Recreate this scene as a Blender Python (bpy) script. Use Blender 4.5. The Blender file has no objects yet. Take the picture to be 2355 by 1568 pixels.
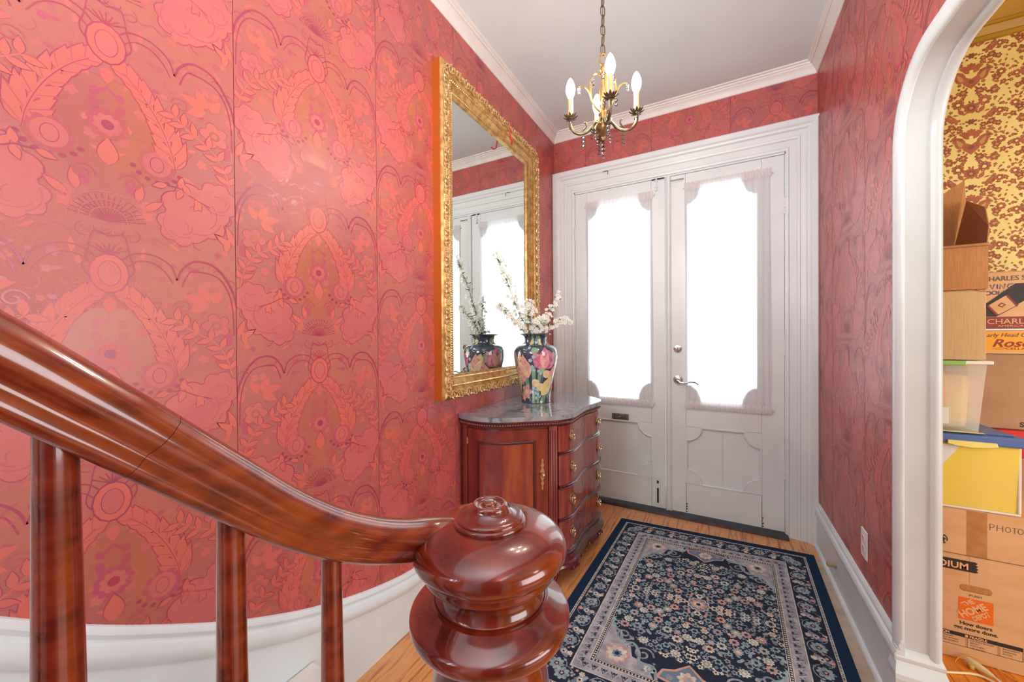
import bpy, bmesh, math, random
from mathutils import Vector, Matrix
from mathutils.geometry import tessellate_polygon
random.seed(7)
PI = math.pi
scn = bpy.context.scene
COL = scn.collection

# ---------------------------------------------------------------- camera
cam_d = bpy.data.cameras.new('camera'); cam = bpy.data.objects.new('camera', cam_d); COL.objects.link(cam)
cam_d.sensor_width = 36.0; cam_d.sensor_fit = 'HORIZONTAL'; cam_d.lens = 869.75 / 2355 * 36
cam_d.clip_start = 0.01
_R = Vector((0.87718367, 0.48011162, -0.00645249)); _U = Vector((0.00231872, 0.00920256, 0.99995497)); _F = Vector((-0.48014938, 0.87715913, -0.00695909))
cam.matrix_world = Matrix(((_R.x, _U.x, -_F.x, 0), (_R.y, _U.y, -_F.y, 0), (_R.z, _U.z, -_F.z, 1.27), (0, 0, 0, 1)))
scn.camera = cam
# ---------------------------------------------------------------- world, lights, exposure
scn.view_settings.view_transform = 'Standard'; scn.view_settings.look = 'None'
scn.view_settings.gamma = 1.0; scn.view_settings.use_curve_mapping = False
scn.view_settings.exposure = 1.16
w = bpy.data.worlds.new('world'); scn.world = w; w.use_nodes = True
w.node_tree.nodes['Background'].inputs[0].default_value = (0.93, 0.96, 1.0, 1)
w.node_tree.nodes['Background'].inputs[1].default_value = 2.3

def area(name, loc, rot, sx, sy, power, col):
    l = bpy.data.lights.new(name, 'AREA'); l.shape = 'RECTANGLE'; l.size = sx; l.size_y = sy; l.energy = power; l.color = col
    o = bpy.data.objects.new(name, l); o.location = loc; o.rotation_euler = rot; COL.objects.link(o); return o
def lamp(name, loc, power, col, r=0.12):
    l = bpy.data.lights.new(name, 'POINT'); l.energy = power; l.color = col; l.shadow_soft_size = r
    o = bpy.data.objects.new(name, l); o.location = loc; COL.objects.link(o); return o
# fill lights added outside the frame to brighten the hall and the boxed room
area('added_rear_fill', (-0.85, -1.35, 1.6), (math.radians(90), 0, math.radians(-17)), 0.7, 1.8, 25, (0.90, 0.97, 1.0))  # added cool fill from behind the camera, no window there
area('added_ceiling_fill', (0.22, -0.35, 1.95), (math.radians(158), 0, 0), 0.5, 0.5, 20, (0.90, 0.97, 1.0))  # added uplight that brightens the ceiling
area('added_side_fill', (3.3, 0.5, 1.35), (math.radians(90), 0, math.radians(90)), 2.2, 1.7, 34, (0.96, 0.98, 1.0))  # added fill through the arch for the lower left wall
lamp('added_room_fill', (1.9, 0.9, 2.2), 4, (1.0, 0.92, 0.8), 0.15)  # added warm fill for the boxed room, no lamp modelled

# ---------------------------------------------------------------- helpers
def lin(c):
    r = []
    for x in c[:3]:
        x = x / 255.0
        r.append(x / 12.92 if x <= 0.04045 else ((x + 0.055) / 1.055) ** 2.4)
    return tuple(r) + (1.0,)

def mat(name, c, rough=0.5, metal=0.0, c2=None, scale=8.0, stretch=(1, 1, 1), detail=4.0, bump=0.0, bscale=None, coat=0.0,
        emit=None, estr=0.0, lo=0.35, hi=0.65, c3=None, spec=0.5, dist=0.0, subs=None):
    m = bpy.data.materials.new(name); m.use_nodes = True
    nt = m.node_tree; N = nt.nodes; L = nt.links
    b = N['Principled BSDF']
    b.inputs['Base Color'].default_value = lin(c); b.inputs['Roughness'].default_value = rough
    b.inputs['Metallic'].default_value = metal; b.inputs['Coat Weight'].default_value = coat; b.inputs['Coat Roughness'].default_value = 0.06
    b.inputs['Specular IOR Level'].default_value = spec
    if emit: b.inputs['Emission Color'].default_value = lin(emit); b.inputs['Emission Strength'].default_value = estr
    if c2 or bump:
        tc = N.new('ShaderNodeTexCoord'); mp = N.new('ShaderNodeMapping'); mp.inputs['Scale'].default_value = stretch
        L.new(tc.outputs['Object'], mp.inputs['Vector'])
        nz = N.new('ShaderNodeTexNoise'); nz.inputs['Scale'].default_value = scale; nz.inputs['Detail'].default_value = detail
        nz.inputs['Distortion'].default_value = dist
        L.new(mp.outputs[0], nz.inputs['Vector'])
        if c2:
            cr = N.new('ShaderNodeValToRGB'); cr.color_ramp.elements[0].position = lo; cr.color_ramp.elements[1].position = hi
            cr.color_ramp.elements[0].color = lin(c); cr.color_ramp.elements[1].color = lin(c2)
            if c3:
                e = cr.color_ramp.elements.new((lo + hi) / 2); e.color = lin(c3)
            L.new(nz.outputs['Fac'], cr.inputs[0]); L.new(cr.outputs[0], b.inputs['Base Color'])
        if bump:
            bn = nz
            if bscale:
                bn = N.new('ShaderNodeTexNoise'); bn.inputs['Scale'].default_value = bscale; bn.inputs['Detail'].default_value = 2
                L.new(tc.outputs['Object'], bn.inputs['Vector'])
            bp = N.new('ShaderNodeBump'); bp.inputs['Strength'].default_value = bump; bp.inputs['Distance'].default_value = 0.002
            L.new(bn.outputs['Fac'], bp.inputs['Height']); L.new(bp.outputs[0], b.inputs['Normal'])
    return m

class MB:
    def __init__(s): s.v = []; s.f = []; s.m = []
    def add(s, vs, fs, mi=0):
        o = len(s.v); s.v += [tuple(x) for x in vs]
        for f in fs: s.f.append(tuple(i + o for i in f)); s.m.append(mi)
        return s
    def box(s, x0, x1, y0, y1, z0, z1, mi=0):
        v = [(x, y, z) for x in (x0, x1) for y in (y0, y1) for z in (z0, z1)]
        return s.add(v, [(0, 1, 3, 2), (4, 6, 7, 5), (0, 4, 5, 1), (2, 3, 7, 6), (0, 2, 6, 4), (1, 5, 7, 3)], mi)
    def tube(s, pts, r, n=8, closed=False, mi=0, cap=True, flat=1.0):
        pts = [Vector(p) for p in pts]; k = len(pts)
        rr = r if isinstance(r, (list, tuple)) else [r] * k
        up = None; rings = []
        for i in range(k):
            a = pts[(i - 1) % k] if (closed or i > 0) else pts[i]; b = pts[(i + 1) % k] if (closed or i < k - 1) else pts[i]
            t = (b - a).normalized()
            if up is None: up = t.orthogonal().normalized()
            up = (up - t * up.dot(t))
            up = up.normalized() if up.length > 1e-6 else t.orthogonal().normalized()
            sd = t.cross(up)
            rings.append([pts[i] + (up * math.cos(2 * PI * j / n) + sd * math.sin(2 * PI * j / n) * flat) * rr[i] for j in range(n)])
        vs = [v for g in rings for v in g]; fs = []
        for i in range(k if closed else k - 1):
            q = (i + 1) % k
            for j in range(n): fs.append((i * n + j, i * n + (j + 1) % n, q * n + (j + 1) % n, q * n + j))
        if not closed and cap: fs.append(tuple(range(n - 1, -1, -1))); fs.append(tuple((k - 1) * n + j for j in range(n)))
        return s.add(vs, fs, mi)
    def lathe(s, prof, c=(0, 0, 0), n=24, mi=0, M=None):
        vs = []; c = Vector(c)
        for (r, z) in prof:
            for j in range(n):
                p = Vector((r * math.cos(2 * PI * j / n), r * math.sin(2 * PI * j / n), z))
                if M is not None: p = M @ p
                vs.append(c + p)
        fs = []
        for i in range(len(prof) - 1):
            for j in range(n): fs.append((i * n + j, i * n + (j + 1) % n, (i + 1) * n + (j + 1) % n, (i + 1) * n + j))
        fs.append(tuple(range(n - 1, -1, -1))); fs.append(tuple((len(prof) - 1) * n + j for j in range(n)))
        return s.add(vs, fs, mi)
    def ball(s, c, r, n=8, mi=0, sc=(1, 1, 1)):
        prof = [(max(1e-4, math.sin(PI * i / n)) * r, -math.cos(PI * i / n) * r) for i in range(n + 1)]
        return s.lathe(prof, c, n + 2, mi, Matrix.Diagonal(Vector(sc)))
    def bar(s, A, B, prof, out, dep, mA=0.0, mB=0.0, mi=0, closed=True):
        """profile (w,d) swept from A to B; w along `out`, d along `dep`; mitre: ends shift along the run by m*w"""
        A = Vector(A); B = Vector(B); out = Vector(out); dep = Vector(dep); t = (B - A).normalized(); n = len(prof)
        vs = [A + out * w_ + dep * d_ + t * (mA * w_) for w_, d_ in prof] + [B + out * w_ + dep * d_ + t * (mB * w_) for w_, d_ in prof]
        fs = [(i, (i + 1) % n, n + (i + 1) % n, n + i) for i in range(n)]
        fs += [tuple(range(n - 1, -1, -1)), tuple(range(n, 2 * n))]
        return s.add(vs, fs, mi)
    def plate(s, outer, holes, fn, d0, d1, mi=0):
        """flat board: outline `outer` with `holes` (2-D), fn(u,v,d)->3-D, between depths d0 and d1"""
        loops = [outer] + list(holes)
        tri = tessellate_polygon([[Vector((a, b, 0)) for a, b in l] for l in loops])
        flat = [p for l in loops for p in l]; n = len(flat)
        vs = [fn(a, b, d0) for a, b in flat] + [fn(a, b, d1) for a, b in flat]
        fs = [tuple(t) for t in tri] + [tuple(n + i for i in reversed(t)) for t in tri]
        o = 0
        for l in loops:
            k = len(l)
            for i in range(k): fs.append((o + i, o + (i + 1) % k, n + o + (i + 1) % k, n + o + i))
            o += k
        return s.add(vs, fs, mi)
    def build(s, name, mats, parent=None, smooth=False, bevel=0.0, org=None, ang=35):
        if not isinstance(mats, (list, tuple)): mats = [mats]
        me = bpy.data.meshes.new(name)
        off = Vector((0, 0, 0))
        r = parent
        while r is not None and r.parent is not None: r = r.parent
        if r is not None: off = Vector(r.get('_org', (0, 0, 0)))
        if org is not None and parent is None: off = Vector(org)
        me.from_pydata([(x - off.x, y - off.y, z - off.z) for x, y, z in s.v], [], s.f)
        for m in mats: me.materials.append(m)
        if len(mats) > 1: me.polygons.foreach_set('material_index', s.m)
        me.validate()
        bm = bmesh.new(); bm.from_mesh(me)
        if len(bm.faces) < 60000 and not getattr(s, 'flatprint', False): bmesh.ops.recalc_face_normals(bm, faces=bm.faces)
        bm.to_mesh(me); bm.free()
        if smooth:
            me.polygons.foreach_set('use_smooth', [True] * len(me.polygons))
            try: me.set_sharp_from_angle(angle=math.radians(ang))
            except Exception: pass
        me.update()
        o = bpy.data.objects.new(name, me); COL.objects.link(o)
        if parent is not None: o.parent = parent
        elif org is not None: o.location = org
        if bevel:
            b = o.modifiers.new('bevel', 'BEVEL'); b.width = bevel; b.segments = 2; b.limit_method = 'ANGLE'; b.angle_limit = math.radians(40)
        return o

def thing(name, label, cat, loc, group=None, kind=None):
    o = bpy.data.objects.new(name, None); COL.objects.link(o); o.empty_display_size = 0.05
    o.location = loc; o['_org'] = tuple(loc); o['label'] = label; o['category'] = cat
    if group: o['group'] = group
    if kind: o['kind'] = kind
    return o
def setting(o, label=None):
    o['kind'] = 'structure'
    if label: o['label'] = label
    return o
def shell(name, label=None):
    o = bpy.data.objects.new(name, None); COL.objects.link(o); o['_org'] = (0, 0, 0)
    return setting(o, label)
def tag(o, label, cat, group=None):
    o['label'] = label; o['category'] = cat
    if group: o['group'] = group
    return o
def stuff(o): o['kind'] = 'stuff'; return o
def inst(src, parent, M, name=None):
    o = bpy.data.objects.new(name or src.name.split('.')[0], src.data); COL.objects.link(o); o.parent = parent; o.matrix_local = M
    return o
def lab(o, t): o['label'] = t; return o

def catmull(P, n=6, closed=False):
    P = [Vector(p) for p in P]; out = []; k = len(P)
    for i in range(k if closed else k - 1):
        p0 = P[(i - 1) % k] if (closed or i > 0) else P[0] * 2 - P[1]
        p1 = P[i]; p2 = P[(i + 1) % k]
        p3 = P[(i + 2) % k] if (closed or i + 2 < k) else P[-1] * 2 - P[-2]
        for j in range(n):
            t = j / n
            out.append(0.5 * ((2 * p1) + (p2 - p0) * t + (2 * p0 - 5 * p1 + 4 * p2 - p3) * t * t + (3 * p1 - p0 - 3 * p2 + p3) * t ** 3))
    if not closed: out.append(P[-1])
    return out

# ---- 2-D print motifs: every shape is (points, layer, material index)
def arc2(cx, cy, rx, ry, a0, a1, n=12):
    return [(cx + rx * math.cos(math.radians(a0 + (a1 - a0) * i / n)), cy + ry * math.sin(math.radians(a0 + (a1 - a0) * i / n))) for i in range(n + 1)]
def stroke(P, wd, layer, mi, taper=False):
    out = []; n = len(P); L = []; Rr = []
    for i in range(n):
        a = P[max(0, i - 1)]; b = P[min(n - 1, i + 1)]
        dx, dy = b[0] - a[0], b[1] - a[1]; l = math.hypot(dx, dy) or 1
        h = wd / 2 * ((1 - abs(2 * i / (n - 1) - 1) ** 2) * 0.9 + 0.1 if taper else 1)
        L.append((P[i][0] - dy / l * h, P[i][1] + dx / l * h)); Rr.append((P[i][0] + dy / l * h, P[i][1] - dx / l * h))
    for i in range(n - 1): out.append(([L[i], Rr[i], Rr[i + 1], L[i + 1]], layer, mi))
    return out
def leaf(x, y, l, wd, ang, layer, mi, bend=0.0, n=6):
    a = math.radians(ang); c, s_ = math.cos(a), math.sin(a); top = []; bot = []
    for i in range(n + 1):
        t = i / n; h = wd / 2 * math.sin(PI * t ** 0.8); yy = bend * l * math.sin(PI * t * 0.5) * t
        top.append((t * l, yy + h)); bot.append((t * l, yy - h))
    P = top + bot[-2:0:-1]
    return [([(x + c * p - s_ * q, y + s_ * p + c * q) for p, q in P], layer, mi)]
def flower(x, y, r, n, depth, layer, mi, rot=0.0, sy=1.0):
    m = n * 6
    return [([(x + r * (1 - depth + depth * abs(math.cos(n * (2 * PI * i / m) / 2))) * math.cos(2 * PI * i / m + rot),
               y + sy * r * (1 - depth + depth * abs(math.cos(n * (2 * PI * i / m) / 2))) * math.sin(2 * PI * i / m + rot)) for i in range(m)], layer, mi)]
def oval(x, y, rx, ry, layer, mi, rot=0.0, n=14):
    c, s_ = math.cos(rot), math.sin(rot)
    return [([(x + c * rx * math.cos(2 * PI * i / n) - s_ * ry * math.sin(2 * PI * i / n), y + s_ * rx * math.cos(2 * PI * i / n) + c * ry * math.sin(2 * PI * i / n)) for i in range(n)], layer, mi)]
def spiral(x, y, r, turns, sgn, layer, mi, wd, n=18):
    return stroke([(x + r * (1 - i / n * 0.85) * math.cos(sgn * 2 * PI * turns * i / n), y + r * (1 - i / n * 0.85) * math.sin(sgn * 2 * PI * turns * i / n)) for i in range(n + 1)], wd, layer, mi)
def clip(P, u0, u1, v0, v1):
    for ax, lim, sg in ((0, u0, 1), (0, u1, -1), (1, v0, 1), (1, v1, -1)):
        if not P: return P
        if all(sg * (p[ax] - lim) >= 0 for p in P): continue
        Q = []
        for i in range(len(P)):
            a = P[i - 1]; b = P[i]; da = sg * (a[ax] - lim); db = sg * (b[ax] - lim)
            if (da >= 0) != (db >= 0):
                t = da / (da - db); Q.append((a[0] + (b[0] - a[0]) * t, a[1] + (b[1] - a[1]) * t))
            if db >= 0: Q.append(b)
        P = Q
    return P
def mirror(S, cx): return [([(2 * cx - a, b) for a, b in reversed(P)], l, m) for P, l, m in S]
def shift(S, du, dv): return [([(a + du, b + dv) for a, b in P], l, m) for P, l, m in S]
def tilt(S, ang, x, y, sc=1.0):
    a = math.radians(ang); c, s_ = math.cos(a) * sc, math.sin(a) * sc
    return [([(x + c * p - s_ * q, y + s_ * p + c * q) for p, q in P], l, m) for P, l, m in S]
def printed(S, fn, rect=None, keep=None, step=0.028):
    """turns printed shapes into a mesh builder; fn(u,v,height)->3-D"""
    mb = MB(); mb.flatprint = True
    for ix, (P, layer, mi) in enumerate(S):
        layer = layer + (ix % 31) * step
        if rect: P = clip(P, *rect)
        if not P or len(P) < 3: continue
        if keep and not all(keep(a, b) for a, b in P): continue
        mb.add([fn(a, b, layer) for a, b in P], [tuple(range(len(P)))], mi)
    return mb

_tc = {}
def text(body, size, m, parent, org, xd, up, name='lettering', align='LEFT', bold=0.0, shear=0.0, sx=1.0, rot=0.0):
    cu = bpy.data.curves.new('t', 'FONT'); cu.body = body; cu.size = size; cu.align_x = align; cu.offset = bold; cu.shear = shear; cu.resolution_u = 3
    t = bpy.data.objects.new('t', cu); COL.objects.link(t)
    bpy.context.view_layer.update()
    me = bpy.data.meshes.new_from_object(t.evaluated_get(bpy.context.evaluated_depsgraph_get()))
    COL.objects.unlink(t); bpy.data.objects.remove(t)
    me.materials.clear(); me.materials.append(m); me.name = name
    xd = Vector(xd).normalized(); up = Vector(up).normalized(); nn = xd.cross(up)
    r = parent
    while r.parent is not None: r = r.parent
    off = Vector(r.get('_org', (0, 0, 0)))
    c, s_ = math.cos(rot), math.sin(rot); O = Vector(org) - off
    for v in me.vertices:
        a, b = v.co.x * sx, v.co.y
        a, b = a * c - b * s_, a * s_ + b * c
        v.co = O + xd * a + up * b
    o = bpy.data.objects.new(name, me); COL.objects.link(o); o.parent = parent
    return o
def scribble(strokes, wd, m, parent, org, xd, up, name='handwriting'):
    xd = Vector(xd); up = Vector(up); nn = xd.cross(up); S = []
    for P in strokes: S += stroke(P, wd, 0, 0)
    mb = printed(S, lambda a, b, l: Vector(org) + xd * a + up * b)
    return mb.build(name, m, parent)
# ---------------------------------------------------------------- materials
XL, XR, YD, ZC, ZB = -1.1992, 0.5327, 2.933, 2.945, 2.874   # left wall, right wall, door wall, ceiling, cornice underside
WP = dict(rough=0.36, spec=0.85)
M = {}
def wallpaper_mat(name, a, b, c):
    m = mat(name, a, c2=b, c3=c, scale=5.5, detail=3, lo=0.3, hi=0.72, bump=0.25, bscale=900, **WP); return m
M['wp'] = wallpaper_mat('red_wallpaper', (178, 98, 78), (168, 90, 88), (174, 90, 80))
M['wp_coral'] = mat('wallpaper_coral', (196, 90, 82), c2=(202, 98, 80), scale=7, bump=0.2, bscale=900, **WP)
M['wp_rose'] = mat('wallpaper_rose', (193, 98, 88), c2=(188, 88, 90), scale=9, bump=0.2, bscale=900, **WP)
M['wp_line'] = mat('wallpaper_outline', (172, 46, 72), c2=(150, 50, 84), scale=9, **WP)
M['wp_mauve'] = mat('wallpaper_mauve', (178, 70, 98), c2=(176, 84, 76), scale=9, **WP)
M['wp_brown'] = mat('wallpaper_brown', (178, 98, 70), c2=(168, 88, 80), scale=6, **WP)
WPM = [M['wp_coral'], M['wp_rose'], M['wp_line'], M['wp_mauve'], M['wp_brown']]
M['wallbase'] = mat('wall_plaster', (120, 40, 45), rough=0.8)
M['white'] = mat('white_paint', (232, 240, 242), rough=0.35, c2=(225, 232, 234), scale=3, bump=0.08, bscale=60)
M['skirt'] = mat('white_gloss_paint', (222, 234, 240), rough=0.3, c2=(212, 223, 228), scale=4, bump=0.1, bscale=50)
M['jamb'] = mat('cool_white_paint', (204, 214, 218), rough=0.35, c2=(196, 205, 209), scale=3)
M['crown'] = mat('ivory_crown_paint', (234, 231, 227), rough=0.45, c2=(224, 220, 214), scale=5)
M['ceil'] = mat('ceiling_paint', (224, 232, 234), rough=0.85, c2=(218, 226, 229), scale=2)
M['crack'] = mat('paint_crack', (70, 55, 50), rough=0.9)
M['floor'] = mat('orange_floorboard', (212, 148, 88), rough=0.3, c2=(186, 112, 58), c3=(220, 160, 102), scale=9, stretch=(6, 0.5, 1), detail=6, coat=0.2)
M['floor2'] = mat('bright_orange_floorboard', (224, 128, 34), rough=0.25, c2=(196, 100, 24), c3=(232, 144, 50), scale=9, stretch=(6, 0.5, 1), detail=6, coat=0.3)
M['floorbase'] = mat('subfloor', (60, 32, 18), rough=0.9)
M['beige'] = mat('beige_painted_board', (196, 180, 162), rough=0.6, c2=(172, 154, 134), scale=14)
M['slate'] = mat('dark_threshold', (62, 58, 62), rough=0.55, c2=(40, 36, 40), scale=18, bump=0.3, bscale=90)
M['maho'] = mat('mahogany_varnish', (132, 56, 26), rough=0.24, c2=(74, 22, 12), c3=(112, 40, 18), scale=11, stretch=(5, 1.2, 5), detail=7, coat=0.85, lo=0.3, hi=0.7)
M['newel'] = mat('newel_mahogany', (134, 50, 22), rough=0.2, c2=(72, 20, 14), c3=(108, 34, 18), scale=9, stretch=(2, 2, 7), detail=6, coat=0.9, lo=0.3, hi=0.7)
M['rail'] = mat('handrail_mahogany', (138, 64, 28), rough=0.22, c2=(78, 24, 12), c3=(118, 46, 20), scale=14, stretch=(9, 1.0, 3), detail=7, coat=0.9, lo=0.3, hi=0.7)
M['case'] = mat('cherry_veneer', (128, 52, 40), rough=0.28, c2=(92, 28, 30), c3=(112, 38, 34), scale=7, stretch=(3, 3, 0.6), detail=5, coat=0.6)
M['drawer'] = mat('cherry_drawer_front', (150, 72, 48), rough=0.26, c2=(112, 42, 40), c3=(132, 54, 42), scale=8, stretch=(1, 5, 0.5), detail=5, coat=0.65)
M['caset'] = mat('dark_cherry_moulding', (88, 34, 34), rough=0.25, c2=(64, 22, 24), scale=9, coat=0.6)
M['marble'] = mat('grey_marble', (132, 140, 148), rough=0.08, c2=(98, 104, 112), c3=(150, 156, 164), scale=9, detail=9, coat=0.4, dist=1.5)
M['brass'] = mat('aged_brass', (196, 176, 140), rough=0.25, metal=0.9)
M['gold'] = mat('gilt_frame', (208, 172, 108), rough=0.36, metal=0.6, c2=(168, 124, 66), scale=30, bump=0.3, bscale=160)
M['goldpale'] = mat('pale_gilt', (240, 218, 172), rough=0.3, metal=0.6, c2=(204, 164, 104), scale=40)  # paler gilt for the raised carving and beading
M['goldside'] = mat('orange_gilt_side', (196, 104, 36), rough=0.35, metal=0.35)
M['mirror'] = mat('mirror_silver', (232, 240, 238), rough=0.0, metal=1.0)
M['chand'] = mat('antique_bronze', (128, 112, 82), rough=0.38, metal=0.8, c2=(82, 72, 54), scale=60)
M['chandg'] = mat('chandelier_brass', (150, 118, 68), rough=0.38, metal=0.7, c2=(112, 86, 52), scale=50)
M['chaind'] = mat('chain_bronze', (96, 76, 54), rough=0.4, metal=0.8)
M['candle'] = mat('ivory_candle_sleeve', (206, 180, 124), rough=0.45)
M['bulb'] = mat('lit_bulb', (255, 244, 225), rough=0.3, emit=(255, 244, 226), estr=95.0)
M['chrome'] = mat('chrome', (205, 208, 210), rough=0.15, metal=1.0)
M['mail'] = mat('mail_flap_metal', (150, 140, 136), rough=0.4, metal=0.5, c2=(112, 102, 106), scale=50)
M['black'] = mat('black_metal', (40, 36, 36), rough=0.5)
M['red'] = mat('red_plastic', (206, 40, 44), rough=0.3)
M['card'] = mat('cardboard', (222, 180, 134), rough=0.8, c2=(212, 168, 120), scale=5, stretch=(1, 1, 4))
M['card2'] = mat('tan_cardboard', (204, 172, 126), rough=0.8, c2=(194, 160, 114), scale=30, stretch=(8, 8, 0.4))
M['card3'] = mat('brown_cardboard', (188, 134, 82), rough=0.8, c2=(176, 120, 70), scale=30, stretch=(8, 8, 0.4))
M['card4'] = mat('dull_brown_cardboard', (182, 146, 112), rough=0.85, c2=(170, 134, 100), scale=6)
M['cardin'] = mat('cardboard_edge', (150, 104, 62), rough=0.9)
M['tape'] = mat('brown_packing_tape', (176, 122, 76), rough=0.25, c2=(188, 140, 96), scale=25)
M['ink'] = mat('black_print', (44, 40, 40), rough=0.6)
M['ink2'] = mat('grey_pen', (92, 84, 80), rough=0.6)
M['inkb'] = mat('blue_marker', (44, 60, 128), rough=0.6)
M['orange'] = mat('orange_print', (232, 112, 22), rough=0.7)
M['sign'] = mat('light_card_print', (236, 184, 136), rough=0.7)
M['gumor'] = mat('yellow_orange_card', (240, 164, 30), rough=0.55)
M['maroon'] = mat('maroon_print', (140, 52, 46), rough=0.6)
M['lidblue'] = mat('blue_plastic_lid', (86, 118, 180), rough=0.3)
M['latch'] = mat('pale_yellow_latch', (240, 234, 140), rough=0.35)
M['green'] = mat('green_handle', (142, 196, 104), rough=0.35)
M['frost'] = mat('frosted_bin_plastic', (232, 232, 222), rough=0.25)
M['yfrost'] = mat('yellow_frosted_bin', (240, 222, 92), rough=0.22, c2=(232, 212, 108), scale=4, coat=0.3)
M['cream'] = mat('cream_cord', (236, 218, 170), rough=0.4)
M['fab'] = mat('peach_cloth', (232, 196, 150), rough=0.8, c2=(236, 222, 176), scale=9)
M['paperw'] = mat('white_paper', (226, 234, 230), rough=0.6)
M['redbox'] = mat('red_box', (206, 36, 44), rough=0.45)
M['goldpaint'] = mat('gold_crown_paint', (196, 158, 52), rough=0.4, c2=(176, 138, 40), scale=5)
M['yceil'] = mat('cream_ceiling', (226, 214, 176), rough=0.8)
M['ywp'] = mat('yellow_wallpaper', (244, 230, 148), rough=0.55, c2=(238, 220, 134), scale=6)
YWM = [mat('rust_print', (186, 112, 74), c2=(170, 96, 66), scale=20, rough=0.6), mat('dark_rust_print', (146, 82, 56), rough=0.6),
       mat('tan_print', (204, 160, 88), rough=0.6), mat('cream_print', (246, 232, 150), rough=0.6)]

def glass(name, col, tr, rough=0.0):
    m = bpy.data.materials.new(name); m.use_nodes = True; nt = m.node_tree; N = nt.nodes; N.remove(N['Principled BSDF'])
    t = N.new('ShaderNodeBsdfTransparent'); t.inputs[0].default_value = lin(col)
    g = N.new('ShaderNodeBsdfGlossy'); g.inputs['Roughness'].default_value = rough; fr = N.new('ShaderNodeFresnel'); fr.inputs[0].default_value = tr
    x = N.new('ShaderNodeMixShader'); nt.links.new(fr.outputs[0], x.inputs[0]); nt.links.new(t.outputs[0], x.inputs[1]); nt.links.new(g.outputs[0], x.inputs[2])
    nt.links.new(x.outputs[0], N['Material Output'].inputs[0]); return m
M['glass'] = glass('window_glass', (240, 246, 245), 1.45)
M['crystal'] = glass('crystal_glass', (246, 248, 250), 1.9, 0.02)
def sheer(name, col, trans, tl):
    m = bpy.data.materials.new(name); m.use_nodes = True; nt = m.node_tree; N = nt.nodes; N.remove(N['Principled BSDF']); L = nt.links
    t = N.new('ShaderNodeBsdfTransparent'); d = N.new('ShaderNodeBsdfDiffuse'); d.inputs[0].default_value = lin(col)
    l = N.new('ShaderNodeBsdfTranslucent'); l.inputs[0].default_value = lin(col)
    a = N.new('ShaderNodeMixShader'); a.inputs[0].default_value = tl; b = N.new('ShaderNodeMixShader'); b.inputs[0].default_value = trans
    L.new(d.outputs[0], a.inputs[1]); L.new(l.outputs[0], a.inputs[2]); L.new(a.outputs[0], b.inputs[1]); L.new(t.outputs[0], b.inputs[2])
    L.new(b.outputs[0], N['Material Output'].inputs[0]); return m
M['sheer'] = sheer('sheer_curtain', (248, 248, 250), 0.26, 0.6)
M['sheerhem'] = sheer('sheer_hem', (246, 242, 244), 0.1, 0.35)
M['petal'] = sheer('white_petal', (250, 250, 246), 0.0, 0.4)
M['frostbin'] = sheer('clear_bin_plastic', (244, 244, 234), 0.5, 0.5)

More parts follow.
